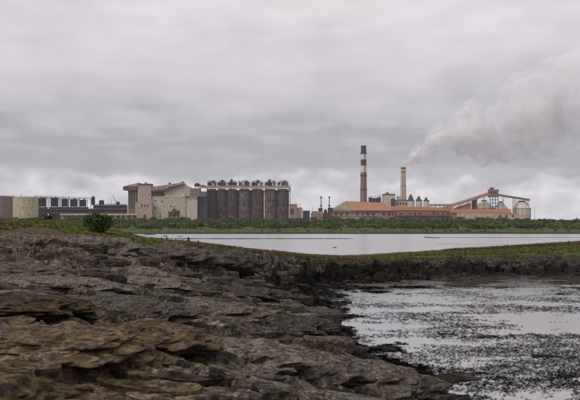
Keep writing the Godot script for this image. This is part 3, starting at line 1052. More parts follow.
# ------------------------------------------------------------------ the calciner end: sheds, stacks, conveyors
func works_right() -> void:
	var s: SurfaceTool
	var d := 880.0
	# low red shed
	var t := thing("red_shed", "small low red shed beside the twin vent masts", "shed", base_at(317, d - 30))
	s = st()
	bg(s, 311.3, 323.0, 214.0, d - 30, 14)
	part(t, "wall", s, M.red_wall)
	s = st()
	prism(s, [Vector2(wx(310.8, d - 30), wy(214.4, d - 30)), Vector2(wx(312.5, d - 30), wy(211.2, d - 30)), Vector2(wx(321.5, d - 30), wy(211.2, d - 30)), Vector2(wx(323.5, d - 30), wy(214.4, d - 30))], -d + 30.5, -d + 15)
	part(t, "roof", s, M.roof_pink)
	s = st()
	bg(s, 319.0, 322.0, 216.0, d - 30.3, 0.4)
	part(t, "door", s, M.grey_steel)
	# low grey store between silos and red shed
	t = thing("grey_store", "small dark grey store between the block house and the red shed", "shed", base_at(306, d - 20))
	s = st()
	bg(s, 303.0, 309.8, 211.2, d - 20, 12)
	part(t, "wall", s, M.slate)
	s = st()
	bp(s, 302.7, 310.1, 210.6, 211.4, d - 20.4, 13)
	part(t, "roof", s, M.grey_steel)
	s = st()
	bg(s, 305.4, 307.2, 215.5, d - 20.2, 0.3)
	part(t, "door", s, M.steel)
	# twin vent masts on a rusty plant block
	t = thing("plant_block", "rusty open plant block carrying the twin vent masts", "building", base_at(327, d - 26))
	var e := d - 26.0
	s = st()
	bg(s, 319.0, 331.5, 212.6, e, 8)
	part(t, "wall", s, M.rust)
	for a in [[318.6, 322.6, 208.0], [324.0, 327.2, 209.8], [328.0, 332.8, 207.6]]:
		s = st()
		bp(s, a[0], a[1], a[2], 212.6, e + 1.0, 5)
		part(t, "bin", s, M.silo_dark)
	for k in 5:
		s = st()
		bg(s, 318.4 + k * 3.4, 319.0 + k * 3.4, 208.6, e - 0.6, 0.5)
		part(t, "column", s, M.steel)
	for px in [321.2, 329.4]:
		var b := Vector3(wx(px, e), wy(207.8, e + 1), -e - 3)
		t = thing("vent_mast", "slender vent mast with a ball-shaped head on the rusty plant block, %s the warehouse" % ("away from" if px < 325 else "next to"), "vent mast", b, "twin vent masts")
		s = st()
		tube(s, b - Vector3(0, 0.3, 0), Vector3(b.x, wy(197.6, e), b.z), 0.55, 0.45)
		part(t, "pipe", s, M.steel)
		s = st()
		ball(s, Vector3(b.x, wy(197.2, e), b.z), Vector3(2.6, 2.2, 2.6))
		part(t, "head", s, M.steel)
		s = st()
		tube(s, Vector3(b.x, wy(206.3, e), b.z), Vector3(b.x, wy(205.0, e), b.z), 1.9, 1.2)
		part(t, "collar", s, M.steel)
	# warehouse with the orange roof
	t = thing("warehouse", "long warehouse with a bright orange pitched roof and a cream gable", "warehouse", base_at(362, d))
	s = st()
	var z0 := -d + 2.0
	bg(s, 332, 392, 209.6, d, 44)
	part(t, "wall", s, M.red_wall)
	# ridge runs to the right and away; the gable end faces left and forward
	var P := func(px: float, py: float, back: float) -> Vector3: return Vector3(wx(px, d), wy(py, d), z0 - back)
	s = st()
	quad(s, P.call(331.0, 209.6, -0.3), P.call(345.5, 201.4, 0.3), P.call(354.0, 209.6, -0.3), P.call(350.0, 210.2, -0.3))
	quad(s, P.call(331.0, 209.6, -0.3), P.call(331.0, 209.6, 40), P.call(345.5, 201.4, 40), P.call(345.5, 201.4, 0.3))
	part(t, "gable", s, M.gable)
	s = st()
	prism(s, [Vector2(wx(352.6, d), wy(210.0, d)), Vector2(wx(345.2, d), wy(201.2, d)), Vector2(wx(384.5, d), wy(202.8, d)), Vector2(wx(392.5, d), wy(210.4, d))], z0 + 0.6, z0 + 0.2)
	part(t, "roof_edge", s, M.orange_roof)
	s = st()
	quad(s, P.call(352.4, 210.0, -1.5), P.call(345.2, 201.2, 18), P.call(386.5, 202.9, 18), P.call(392.5, 210.4, -1.5))
	quad(s, P.call(386.5, 202.9, 18), P.call(345.2, 201.2, 18), P.call(347.2, 209.8, 44), P.call(392.5, 210.2, 44))
	part(t, "roof", s, M.orange_roof)
	s = st()
	bp(s, 331.5, 393, 210.3, 211.3, d - 2.4, 1.5)
	part(t, "eave", s, M.pink_beige)
	for k in 11:
		if k in [3, 8]: continue
		s = st()
		bp(s, 334.5 + k * 5.3 + (k % 3) * 0.5, 336.9 + k * 5.3 + (k % 4) * 0.3, 212.8 + (k % 2) * 0.4, 215.4, d - 0.1, 0.6)
		part(t, "window", s, M.glass_dark)
	s = st()
	bp(s, 332, 393, 216.2, 217.4, d - 0.8, 0.9)
	part(t, "pipe_band", s, M.fascia)
	s = st()
	bg(s, 342, 362, 217.0, d - 7, 5)
	part(t, "lean_to", s, M.pink_beige)
	s = st()
	bg(s, 378, 394, 215.6, d - 8, 6)
	part(t, "lean_to", s, M.rust_red)
	for k in 6:
		s = st()
		bx(s, Vector3(wx(349.5 + k * 6.2, d), wy(201.4, d) + 0.2 - k * 0.22, z0 - 18), Vector3(3.0, 1.0, 2.2))
		part(t, "ridge_vent", s, M.grey_steel if k % 2 else M.rust)
	for a in [[358.0, 205.6], [371.0, 206.4]]:
		s = st()
		var y: float = wy(a[1], d)
		bar(s, Vector3(wx(a[0], d), y, z0 - 9.0), Vector3(wx(a[0] + 0.4, d), y + 3.4, z0 - 9.0), 0.7)
		part(t, "flue", s, M.steel)
	# striped stack
	d = 930.0
	var b := base_at(363.6, d)
	t = thing("chimney", "tall dark chimney with white and brown painted bands behind the orange roof", "chimney", b)
	var bands := [[222.4, 172.4, "stack_brown"], [172.4, 165.8, "stack_white"], [165.8, 159.6, "stack_red"], [159.6, 153.6, "stack_white"], [153.6, 146.6, "stack_red"]]
	var rad := func(py: float) -> float: return lerpf(2.55, 3.75, (py - 146.0) / 76.0) / F * d
	for k in bands.size():
		var a: Array = bands[k]
		s = st()
		tube(s, Vector3(b.x, wy(a[0], d), b.z), Vector3(b.x, wy(a[1], d), b.z), rad.call(a[0]), rad.call(a[1]))
		part(t, "band", s, M[a[2]])
	s = st()
	tube(s, Vector3(b.x, wy(146.6, d), b.z), Vector3(b.x, wy(145.8, d), b.z), rad.call(146.0) + 0.25)
	part(t, "cap", s, M.dark_brown)
	for py in [153.8, 176.0, 190.0]:
		s = st()
		tube(s, Vector3(b.x, wy(py, d), b.z), Vector3(b.x, wy(py, d) + 0.35, b.z), rad.call(py) + 0.7)
		rail_ring(s, Vector3(b.x, wy(py, d) + 0.3, b.z), rad.call(py) + 0.65, 1.2, 0.12)
		part(t, "platform", s, M.steel)
	s = st()
	bar(s, Vector3(b.x + 1.5, G, b.z + 4.9), Vector3(b.x + 1.0, wy(147, d), b.z + 3.6), 0.5, 0.3)
	part(t, "ladder", s, M.steel)
	# dark filter units behind the roof
	t = thing("filter_house", "row of dark green filter units showing above the orange roof", "filter unit", base_at(375, d))
	for k in 3:
		s = st()
		bg(s, 369.2 + k * 4.1, 372.6 + k * 4.1, 197.4 + (k % 2) * 0.8, d, 8)
		part(t, "filter_unit", s, M.dark_green)
	for k in 5:
		s = st()
		bp(s, 368.8 + k * 3.0, 369.2 + k * 3.0, 196.4, 203, d - 0.6, 0.4)
		part(t, "post", s, M.grey_steel)
	s = st()
	rail(s, Vector3(wx(368.8, d), wy(197.2, d), -d + 0.4), Vector3(wx(381.4, d), wy(197.2, d), -d + 0.4), 1.4, 2.4, 0.2)
	bar(s, Vector3(wx(379.6, d), wy(197.2, d), -d + 0.4), Vector3(wx(379.6, d), wy(193.8, d), -d + 0.4), 0.5)
	part(t, "handrail", s, M.grey_steel)
	# pale block
	t = thing("calciner_block", "pale cream block with a flat roof between the two chimneys", "building", base_at(389, d - 6))
	s = st()
	bg(s, 383.8, 395.2, 194.6, d - 6, 14)
	part(t, "wall", s, M.pale)
	s = st()
	bp(s, 383.5, 395.5, 193.9, 195.0, d - 6.4, 15)
	part(t, "parapet", s, M.fascia)
	s = st()
	bp(s, 391.2, 395.0, 198.6, 207.0, d - 7.6, 1.5)
	part(t, "dark_bay", s, M.steel)
	s = st()
	bp(s, 386.0, 389.0, 192.4, 194.2, d - 3, 4)
	part(t, "roof_vent", s, M.grey_steel)
	# tan chimney
	d = 940.0
	b = base_at(403.3, d)
	t = thing("chimney", "plain tan chimney with a dark rim, giving off a plume of pale smoke", "chimney", b)
	s = st()
	tube(s, Vector3(b.x, G - 0.3, b.z), Vector3(b.x, wy(168.8, d), b.z), 3.5 / F * d, 2.35 / F * d)
	part(t, "shaft", s, M.stack_tan)
	s = st()
	tube(s, Vector3(b.x, wy(168.8, d), b.z), Vector3(b.x, wy(167.4, d), b.z), 2.5 / F * d, 2.4 / F * d)
	part(t, "rim", s, M.dark_brown)
	for py in [172.0, 186.0]:
		s = st()
		tube(s, Vector3(b.x, wy(py, d), b.z), Vector3(b.x, wy(py, d) + 0.3, b.z), 2.9 / F * d)
		part(t, "platform", s, M.stack_brown)
	s = st()
	bar(s, Vector3(b.x - 1.5, G, b.z + 4.6), Vector3(b.x - 1.0, wy(169, d), b.z + 3.1), 0.5, 0.3)
	part(t, "ladder", s, M.stack_brown)
	# blocks and hoppers at its foot
	e = d - 14.0
	t = thing("kiln_block", "stepped tan block at the foot of the plain tan chimney", "building", base_at(402, e))
	s = st()
	bg(s, 395.6, 408.4, 200.4, e, 8)
	part(t, "wall", s, M.beige)
	s = st()
	bp(s, 397.4, 401.2, 196.0, 200.4, e + 1, 6)
	part(t, "upper_block", s, M.stack_tan)
	s = st()
	bp(s, 395.4, 408.6, 199.9, 200.7, e - 0.4, 8.6)
	part(t, "coping", s, M.fascia)
	for k in 4:
		s = st()
		bp(s, 397.0 + k * 2.8, 398.4 + k * 2.8, 202.2, 205.0, e - 0.3, 0.5)
		part(t, "window", s, M.glass_dark)
	for a in [[411.6, 3.3, 194.6], [419.6, 3.1, 196.4], [427.0, 2.9, 197.6]]:
		var c := base_at(a[0], e - 4)
		t = thing("hopper", "pale hopper with a dark cyclone cap, %s from the tan chimney" % ORD[int((a[0] - 408.0) / 7.6)], "hopper", c, "hoppers beside the tan chimney")
		var w: float = a[1] / F * e
		s = st()
		tube(s, Vector3(c.x, G - 0.3, c.z - 4), Vector3(c.x, wy(200.6, e), c.z - 4), w)
		part(t, "bin", s, M.silo_white)
		s = st()
		tube(s, Vector3(c.x - 0.4, wy(200.6, e), c.z - 4), Vector3(c.x - 0.4, wy(a[2] + 1.6, e), c.z - 4), w * 0.95, w * 0.5)
		tube(s, Vector3(c.x - 0.4, wy(a[2] + 1.6, e), c.z - 4), Vector3(c.x - 0.4, wy(a[2], e), c.z - 4), w * 0.4)
		part(t, "cyclone", s, M.slate)
		s = st()
		tube(s, Vector3(c.x, wy(200.9, e), c.z - 4), Vector3(c.x, wy(200.4, e), c.z - 4), w + 0.5)
		part(t, "platform", s, M.steel)
	# long rust-orange shed
	d = 880.0
	t = thing("rust_shed", "long low rust-orange shed in front of the hoppers", "shed", base_at(420, d))
	s = st()
	bg(s, 393.0, 452.0, 207.6, d, 20)
	part(t, "wall", s, M.rust_red)
	s = st()
	prism(s, [Vector2(wx(388.5, d), wy(208.2, d)), Vector2(wx(393, d), wy(206.2, d)), Vector2(wx(436, d), wy(207.2, d)), Vector2(wx(452.5, d), wy(209.6, d)), Vector2(wx(452.5, d), wy(210.6, d)), Vector2(wx(388.5, d), wy(210.2, d))], -d + 1.0, -d - 21)
	part(t, "roof", s, M.orange_wall)
	for k in 12:
		if k in [2, 6, 7]: continue
		s = st()
		bp(s, 395 + k * 4.7, 396.6 + k * 4.7 + (k % 3) * 0.8, 212.0 + (k % 2) * 0.5, 214.6, d - 0.1, 0.5)
		part(t, "bay_opening", s, M.rust)
	s = st()
	bp(s, 393, 452, 215.0, 216.2, d - 3, 2.5)
	part(t, "canopy", s, M.fascia)
	for k in 14:
		s = st()
		bg(s, 393.5 + k * 4.4, 394.1 + k * 4.4, 215.6, d - 3.0, 0.5)
		part(t, "post", s, M.dark_brown)
	for k in 6:
		s = st()
		bg(s, 394.6 + k * 9.4, 399.8 + k * 9.4, 217.4, d - 2.0, 1.6)
		part(t, "skid", s, M.silo_dark if k % 2 else M.rust_red)
	conveyors()

func conveyors() -> void:
	var d := 890.0
	var s: SurfaceTool
	# rising conveyor gallery
	var A := Vector3(wx(441, d), wy(209.4, d), -d)
	var B := Vector3(wx(491, d), wy(193.4, d), -d)
	var t := thing("conveyor", "brown enclosed conveyor gallery climbing to the transfer tower", "conveyor", Vector3(A.x, G, A.z))
	s = st()
	bar(s, A, B, 4.4, 3.2)
	part(t, "gallery", s, M.conveyor_orange)
	s = st()
	bar(s, A + Vector3(0, 2.5, 0), B + Vector3(0, 2.5, 0), 5.0, 0.35)
	part(t, "roof", s, M.rust_red)
	for k in 5:
		s = st()
		var p := A.lerp(B, 0.22 + 0.16 * k)
		for q in [-1.4, 1.4]:
			bar(s, Vector3(p.x + q, G - 0.2, p.z), Vector3(p.x + q * 0.35, p.y - 1.0, p.z), 0.45)
		bar(s, Vector3(p.x - 1.0, (G + p.y) / 2, p.z), Vector3(p.x + 1.0, (G + p.y) / 2, p.z), 0.3)
		part(t, "trestle", s, M.grey_steel)
	s = st()
	prism(s, [Vector2(wx(452, d + 3), wy(209.6, d + 3)), Vector2(wx(458, d + 3), wy(206.4, d + 3)), Vector2(wx(471, d + 3), wy(202.6, d + 3)), Vector2(wx(471, d + 3), wy(209.6, d + 3))], -d - 3, -d - 4)
	part(t, "side_cladding", s, M.orange_wall)
	t = thing("loading_bin", "square pale loading bin on legs between the elevator block and the transfer tower", "bin", base_at(481, d - 5))
	s = st()
	bp(s, 478.6, 483.4, 204.6, 208.6, d - 5, 5)
	part(t, "bin", s, M.ochre_wall)
	for k in 2:
		s = st()
		bg(s, 478.8 + k * 4.0, 479.4 + k * 4.0, 208.4, d - 4.6, 0.5)
		part(t, "leg", s, M.steel)
	t = thing("switch_house", "flat-roofed pale orange switch house beside the end silo", "building", base_at(508, d - 22))
	s = st()
	bg(s, 497.0, 518.0, 213.6, d - 22, 7)
	part(t, "wall", s, M.ochre_wall)
	s = st()
	bp(s, 496.6, 518.4, 212.9, 213.8, d - 22.4, 8)
	part(t, "roof", s, M.orange_wall)
	for k in 3:
		s = st()
		bp(s, 499.0 + k * 6.4, 501.4 + k * 6.4, 215.0, 217.0, d - 22.2, 0.3)
		part(t, "window", s, M.glass_dark)
	# transfer tower
	t = thing("transfer_tower", "brown transfer tower where the two conveyor galleries meet", "tower", base_at(494, d))
	s = st()
	bp(s, 489.6, 498.6, 189.4, 197.0, d - 3, 8)
	part(t, "head_house", s, M.stack_brown)
	s = st()
	bp(s, 490.6, 494.0, 187.6, 189.4, d - 2, 5)
	part(t, "roof_house", s, M.fascia)
	for k in 4:
		s = st()
		bg(s, 490.0 + k * 2.6, 490.6 + k * 2.6, 196.5, d - 2.2, 0.5)
		part(t, "leg", s, M.steel)
	for k in 4:
		s = st()
		bp(s, 489.8, 498.4, 199.5 + k * 3.4, 200.0 + k * 3.4, d - 2.5, 0.3)
		part(t, "cross_beam", s, M.steel)
	for k in 2:
		s = st()
		bp(s, 491.0 + k * 3.6, 492.6 + k * 3.6, 191.6, 193.4, d - 3.2, 0.3)
		part(t, "window", s, M.glass_dark)
	# falling conveyor
	A = Vector3(wx(498.6, d), wy(195.0, d), -d)
	B = Vector3(wx(529.6, d), wy(200.0, d), -d)
	t = thing("conveyor", "grey-brown conveyor gallery sloping down from the transfer tower over the conical silos", "conveyor", Vector3(A.x, G, A.z))
	s = st()
	bar(s, A, B, 3.4, 2.4)
	part(t, "gallery", s, M.stack_brown)
	for px in [503.0, 513.0, 515.2, 527.6]:
		s = st()
		var f: float = (px - 498.6) / 31.0
		var p := A.lerp(B, f)
		for q in [-0.7, 0.7]:
			bar(s, Vector3(p.x + q, G - 0.2, p.z + 1), Vector3(p.x + q, p.y - 0.8, p.z + 1), 0.4)
		for j in 4:
			var y := lerpf(G, p.y, 0.2 + j * 0.2)
			bar(s, Vector3(p.x - 0.7, y, p.z + 1), Vector3(p.x + 0.7, y + 1.6, p.z + 1), 0.25)
		part(t, "trestle", s, M.grey_steel)
	# dark elevator block
	t = thing("elevator_block", "dark boxed elevator under the rising conveyor gallery", "tower", base_at(475, d + 6))
	s = st()
	bg(s, 472.8, 477.2, 199.6, d + 6, 6)
	part(t, "casing", s, M.slate)
	s = st()
	bp(s, 472.2, 477.8, 198.8, 199.8, d + 5.6, 7)
	part(t, "cap", s, M.steel)
	# silos with conical roofs
	for a in [[487.6, 9.8, 207.6, 201.0, 3.2, 4.0, "white silo with a broad conical roof under the transfer tower"], [504.0, 7.6, 208.8, 202.4, 2.4, 2.0, "narrower white silo with a conical roof between two larger ones"], [523.4, 8.6, 208.2, 202.0, 4.6, -6.0, "tall pale grey silo with a blunt conical roof at the end of the conveyor"]]:
		var c := base_at(a[0], d + 12 + a[5])
		c.x = wx(a[0], d)
		t = thing("conical_silo", a[6], "silo", c)
		var r: float = a[1] / F * d
		s = st()
		tube(s, Vector3(c.x, G - 0.3, c.z), Vector3(c.x, wy(a[2], d), c.z), r)
		part(t, "shell", s, M.silo_white)
		s = st()
		tube(s, Vector3(c.x, wy(a[2], d), c.z), Vector3(c.x, wy(a[3], d), c.z), r + 0.2, a[4] / F * d)
		part(t, "conical_roof", s, M.silo_white)
		s = st()
		tube(s, Vector3(c.x, wy(a[3], d), c.z), Vector3(c.x, wy(a[3] - 1.4, d), c.z), a[4] / F * d * 0.8)
		part(t, "top_house", s, M.fascia)
		for y in [0.45, 0.97]:
			s = st()
			var yy: float = lerpf(G, wy(a[2], d), y)
			tube(s, Vector3(c.x, yy, c.z), Vector3(c.x, yy + 0.4, c.z), r + 0.25)
			part(t, "ring", s, M.grey_steel)
		for k in 6:
			s = st()
			var an := lerpf(0.12, 0.88, k / 5.0) * PI
			var p := Vector3(c.x + cos(an) * (r + 0.1), 0, c.z + sin(an) * (r + 0.1))
			bar(s, p + Vector3.UP * G, p + Vector3.UP * wy(a[2], d), 0.25)
			part(t, "rib", s, M.grey_steel)
	# ochre store below
	t = thing("ochre_store", "long ochre-walled store with an orange band below the conical silos", "store", base_at(484, d - 12))
	var e := d - 12.0
	s = st()
	bg(s, 457.0, 511.0, 212.6, e, 12)
	part(t, "wall", s, M.ochre_wall)
	s = st()
	bp(s, 450.0, 511.4, 209.2, 212.7, e - 0.4, 13)
	part(t, "orange_band", s, M.orange_wall)
	for k in 10:
		s = st()
		bp(s, 459.5 + k * 5.2, 460.1 + k * 5.2, 212.8, 220, e - 0.5, 0.5)
		part(t, "pilaster", s, M.beige)
	for k in 4:
		s = st()
		bg(s, 462.6 + k * 12.0, 465.4 + k * 12.0, 216.6, e - 0.25, 0.3)
		part(t, "roller_door", s, M.rust)
	s = st()
	bp(s, 450, 458, 212.7, 219.5, e + 1, 8)
	part(t, "end_bay", s, M.rust_red)
	t = thing("pipe_bridge", "rusty pipe bridge on thin columns above the rust-orange shed", "pipe bridge", base_at(440, d + 14))
	for k in 6:
		s = st()
		bg(s, 430.5 + k * 4.6, 431.0 + k * 4.6, 203.6 + (k % 2) * 0.5, d + 14, 0.5)
		part(t, "column", s, M.steel)
	for k in 3:
		s = st()
		var y := wy(204.2 + k * 0.8, d + 14)
		tube(s, Vector3(wx(429.5, d + 14), y, -d - 13.4), Vector3(wx(455, d + 14), y, -d - 13.4), 0.42, 0.42, false)
		part(t, "pipe", s, M[["pale", "rust", "grey_steel"][k]])
	# lamp masts about the yard
	for a in [[299.8, 203.5, 700.0], [312.4, 206.0, 800.0], [341.0, 208.0, 700.0], [459.5, 204.0, 850.0], [534.5, 207.0, 860.0], [111.4, 199.5, 640.0]]:
		var b := base_at(a[0], a[2])
		t = thing("lamp_mast", "thin grey lamp mast with a short cross arm standing about the works' yard", "lamp mast", b, "lamp masts about the yard")
		s = st()
		tube(s, b - Vector3(0, 0.2, 0), Vector3(b.x, wy(a[1], a[2]), b.z), 0.22, 0.14, false)
		part(t, "pole", s, M.grey_steel)
		s = st()
		var y := wy(a[1], a[2])
		bar(s, Vector3(b.x - 0.9, y, b.z), Vector3(b.x + 0.9, y, b.z), 0.22)
		part(t, "arm", s, M.grey_steel)

func smoke() -> void:
	var d := 940.0
	var t := Node3D.new()
	t.name = "smoke"
	t.set_meta("kind", "stuff")
	tag(t, "pale smoke plume drifting up from the plain tan chimney", "smoke")
	var b := Vector3(wx(403.3, d), wy(167.4, d), -d)
	t.position = b
	add_child(t)
	var path := [[404.0, 166.0, 2.0], [409, 161.5, 4.0], [416, 156, 6.0], [427, 149.5, 9], [441, 142, 13], [457, 135, 17], [474, 131, 21], [493, 129, 25], [514, 126, 29], [538, 120, 34], [564, 111, 38], [592, 100, 42], [625, 86, 46]]
	var rs := RandomNumberGenerator.new()
	rs.seed = 5
	# wispy matter: thin, broken veils
	var veils := []
	for k in 3:
		var m := StandardMaterial3D.new()
		m.resource_name = "smoke_veil_%d" % k
		m.transparency = BaseMaterial3D.TRANSPARENCY_ALPHA
		m.albedo_color = Color(0.975, 0.965, 0.98)
		m.roughness = 1.0
		m.metallic_specular = 0.0
		m.cull_mode = BaseMaterial3D.CULL_DISABLED
		m.backlight_enabled = true
		m.backlight = Color(0.9, 0.9, 0.9)
		var tx := noise_tex(140 + k, 0.004, 2, 1, 1, 512)
		var g := Gradient.new()
		g.offsets = PackedFloat32Array([0.30, 0.75])
		var al: float = [0.30, 0.23, 0.19][k]
		g.colors = PackedColorArray([Color(1, 1, 1, al * 0.25), Color(1, 1, 1, al)])
		tx.color_ramp = g
		m.albedo_texture = tx
		m.uv1_triplanar = true; m.uv1_world_triplanar = true
		m.uv1_scale = Vector3.ONE * [0.05, 0.02, 0.012][k]
		veils.append(m)
	var shapes := []
	for k in 6:
		var sp := SphereMesh.new()
		sp.radius = 0.5; sp.height = 1.0; sp.radial_segments = 48; sp.rings = 28
		var arr := sp.surface_get_arrays(0)
		var V: PackedVector3Array = arr[Mesh.ARRAY_VERTEX]
		var n := noise(400 + k, 1.2, 2)
		for i in V.size():
			var p := V[i].normalized()
			V[i] = p * 0.5 * (1.0 + 0.38 * n.get_noise_3dv(p))
		arr[Mesh.ARRAY_VERTEX] = V
		var am := ArrayMesh.new()
		am.add_surface_from_arrays(Mesh.PRIMITIVE_TRIANGLES, arr)
		shapes.append(am)
	for i in path.size() - 1:
		var n := 3
		for k in n:
			var f := (k + rs.randf()) / n
			var px: float = lerpf(path[i][0], path[i + 1][0], f)
			var py: float = lerpf(path[i][1], path[i + 1][1], f)
			var r: float = lerpf(path[i][2], path[i + 1][2], f)
			var a := rs.randf() * TAU
			var q := sqrt(rs.randf()) * 0.6
			var size := r * rs.randf_range(0.65, 1.0) * 2.0
			puff(t, b, px + cos(a) * r * q, py + sin(a) * r * q, size, d, rs, shapes, veils[0 if i < 3 else (1 if i < 7 else 2)])
	for a in [[476, 107, 9], [483, 112, 10], [470, 112, 8], [541, 93, 10], [579, 68, 13]]:
		puff(t, b, a[0], a[1], a[2] * 2.0, d, rs, shapes, veils[2])

func puff(t: Node3D, b: Vector3, px: float, py: float, size: float, d: float, rs: RandomNumberGenerator, shapes: Array, m: Material) -> void:
	var o := MeshInstance3D.new()
	o.name = "smoke_puff"
	o.mesh = shapes[rs.randi() % shapes.size()]
	o.material_override = m
	var w := size / F * d
	o.position = Vector3(wx(px, d), wy(py, d), -d - rs.randf_range(-0.5, 0.5) * w - (px - 403.3) * 0.25) - b
	o.basis = Basis.from_euler(Vector3(rs.randf() * TAU, rs.randf() * TAU, rs.randf() * TAU)) * Basis.from_scale(Vector3(w * rs.randf_range(1.0, 1.3), w * rs.randf_range(0.8, 1.0), w))
	t.add_child(o, true)

# ------------------------------------------------------------------ plants and small things
func leaf_cloud(rs: RandomNumberGenerator, n: int, rx: float, h: float, leaf: float, cols: Array) -> ArrayMesh:
	# leaves on the outside and through the volume of a few uneven lobes
	var lobes := []
	for k in 9:
		var a := rs.randf() * TAU
		var q := sqrt(rs.randf()) * 0.62
		var hh := rs.randf_range(0.25, 0.78) * (1.0 - 0.35 * q)
		lobes.append([Vector3(cos(a) * q * rx, hh * h, sin(a) * q * rx), rs.randf_range(0.28, 0.46) * minf(rx, h)])
	var V := PackedVector3Array()
	var C := PackedColorArray()
	var N := PackedVector3Array()
	for i in n:
		var lb: Array = lobes[rs.randi() % lobes.size()]
		var dir := Vector3(rs.randfn(), rs.randfn(), rs.randfn()).normalized()
		var p: Vector3 = lb[0] + dir * lb[1] * pow(rs.randf(), 0.35) * rs.randf_range(0.85, 1.2)
		if p.y < 0.02 * h: p.y = rs.randf() * 0.3 * h
		var u := Vector3(rs.randfn(), rs.randfn() * 0.6, rs.randfn()).normalized()
		var w := u.cross(Vector3(rs.randfn(), rs.randfn(), rs.randfn())).normalized()
		var l := leaf * rs.randf_range(0.6, 1.3)
		var c: Color = cols[0].lerp(cols[1], rs.randf())
		var nn := (dir + u.cross(w) * 0.8).normalized()
		for v in [p - u * l * 0.5, p + w * l * 0.35, p + u * l * 0.6, p - u * l * 0.5, p + u * l * 0.6, p - w * l * 0.35]:
			V.append(v); C.append(c); N.append(nn)
	var arr := []
	arr.resize(Mesh.ARRAY_MAX)
	arr[Mesh.ARRAY_VERTEX] = V; arr[Mesh.ARRAY_NORMAL] = N; arr[Mesh.ARRAY_COLOR] = C
	var m := ArrayMesh.new()
	m.add_surface_from_arrays(Mesh.PRIMITIVE_TRIANGLES, arr)
	return m

func shrub(label: String, b: Vector3, rx: float, h: float, n: int, leaf: float, cols: Array, seed_: int) -> void:
	var rs := RandomNumberGenerator.new()
	rs.seed = seed_
	var t := thing("shrub", label, "shrub", b)
	var o := MeshInstance3D.new()
	o.name = "foliage"; o.mesh = leaf_cloud(rs, n, rx, h, leaf, cols); o.material_override = M.leaf
	t.add_child(o)
	for k in 5:
		var s := st()
		var a := TAU * k / 5.0
		var f := b + Vector3(cos(a), 0, sin(a)) * 0.12 - Vector3(0, 0.15, 0)
		tube(s, f, b + Vector3(cos(a) * rx * 0.5, h * rs.randf_range(0.5, 0.7), sin(a) * rx * 0.5), 0.04, 0.015, false)
		part(t, "stem", s, M.bark)

func fence_and_shrubs() -> void:
	var p := land_at(97, 8, 0.60)
	shrub("rounded dark green shrub standing alone on the turf above the scarp", p, wx(HX + 16.5, -p.z), 21.0 / F * -p.z, 7000, 0.12, [Color(0.03, 0.05, 0.015), Color(0.11, 0.14, 0.038)], 6)
	p = land_at(48, 8, 0.97)
	shrub("small low green shrub on the turf in line with the cream tank", p, wx(HX + 5, -p.z), 6.5 / F * -p.z, 1200, 0.09, [Color(0.03, 0.05, 0.018), Color(0.06, 0.085, 0.028)], 4)
	# remains of a post and wire fence on the turf
	var tops := []
	var first := land_at(162, 8, 0.75)
	var t := thing("wire_fence", "old post and wire fence on the turf above the lagoon", "fence", first)
	for a in [[161.5, 5.0, 0.09], [167.2, 5.6, 0.09], [176.6, 4.6, 0.07], [182.6, 4.4, 0.07], [189.4, 7.0, 0.16], [198.6, 5.0, 0.09]]:
		var q := land_at(a[0], 8, 0.75)
		var s := st()
		var lean := rng.randf_range(-0.06, 0.06)
		var top := q + Vector3(lean, a[1] / F * -q.z, 0)
		tube(s, q - Vector3(0, 0.2, 0), top, a[2] * 0.6, a[2] * 0.5, false)
		part(t, "post", s, M.wood_dark)
		tops.append([q, top])
	for k in tops.size() - 1:
		for f in [0.55, 0.9]:
			var s := st()
			var A: Vector3 = tops[k][0].lerp(tops[k][1], f)
			var B: Vector3 = tops[k + 1][0].lerp(tops[k + 1][1], f)
			var mid := (A + B) / 2 - Vector3(0, 0.05, 0)
			tube(s, A, mid, 0.008, 0.008, false)
			tube(s, mid, B, 0.008, 0.008, false)
			part(t, "wire", s, M.grey_steel)

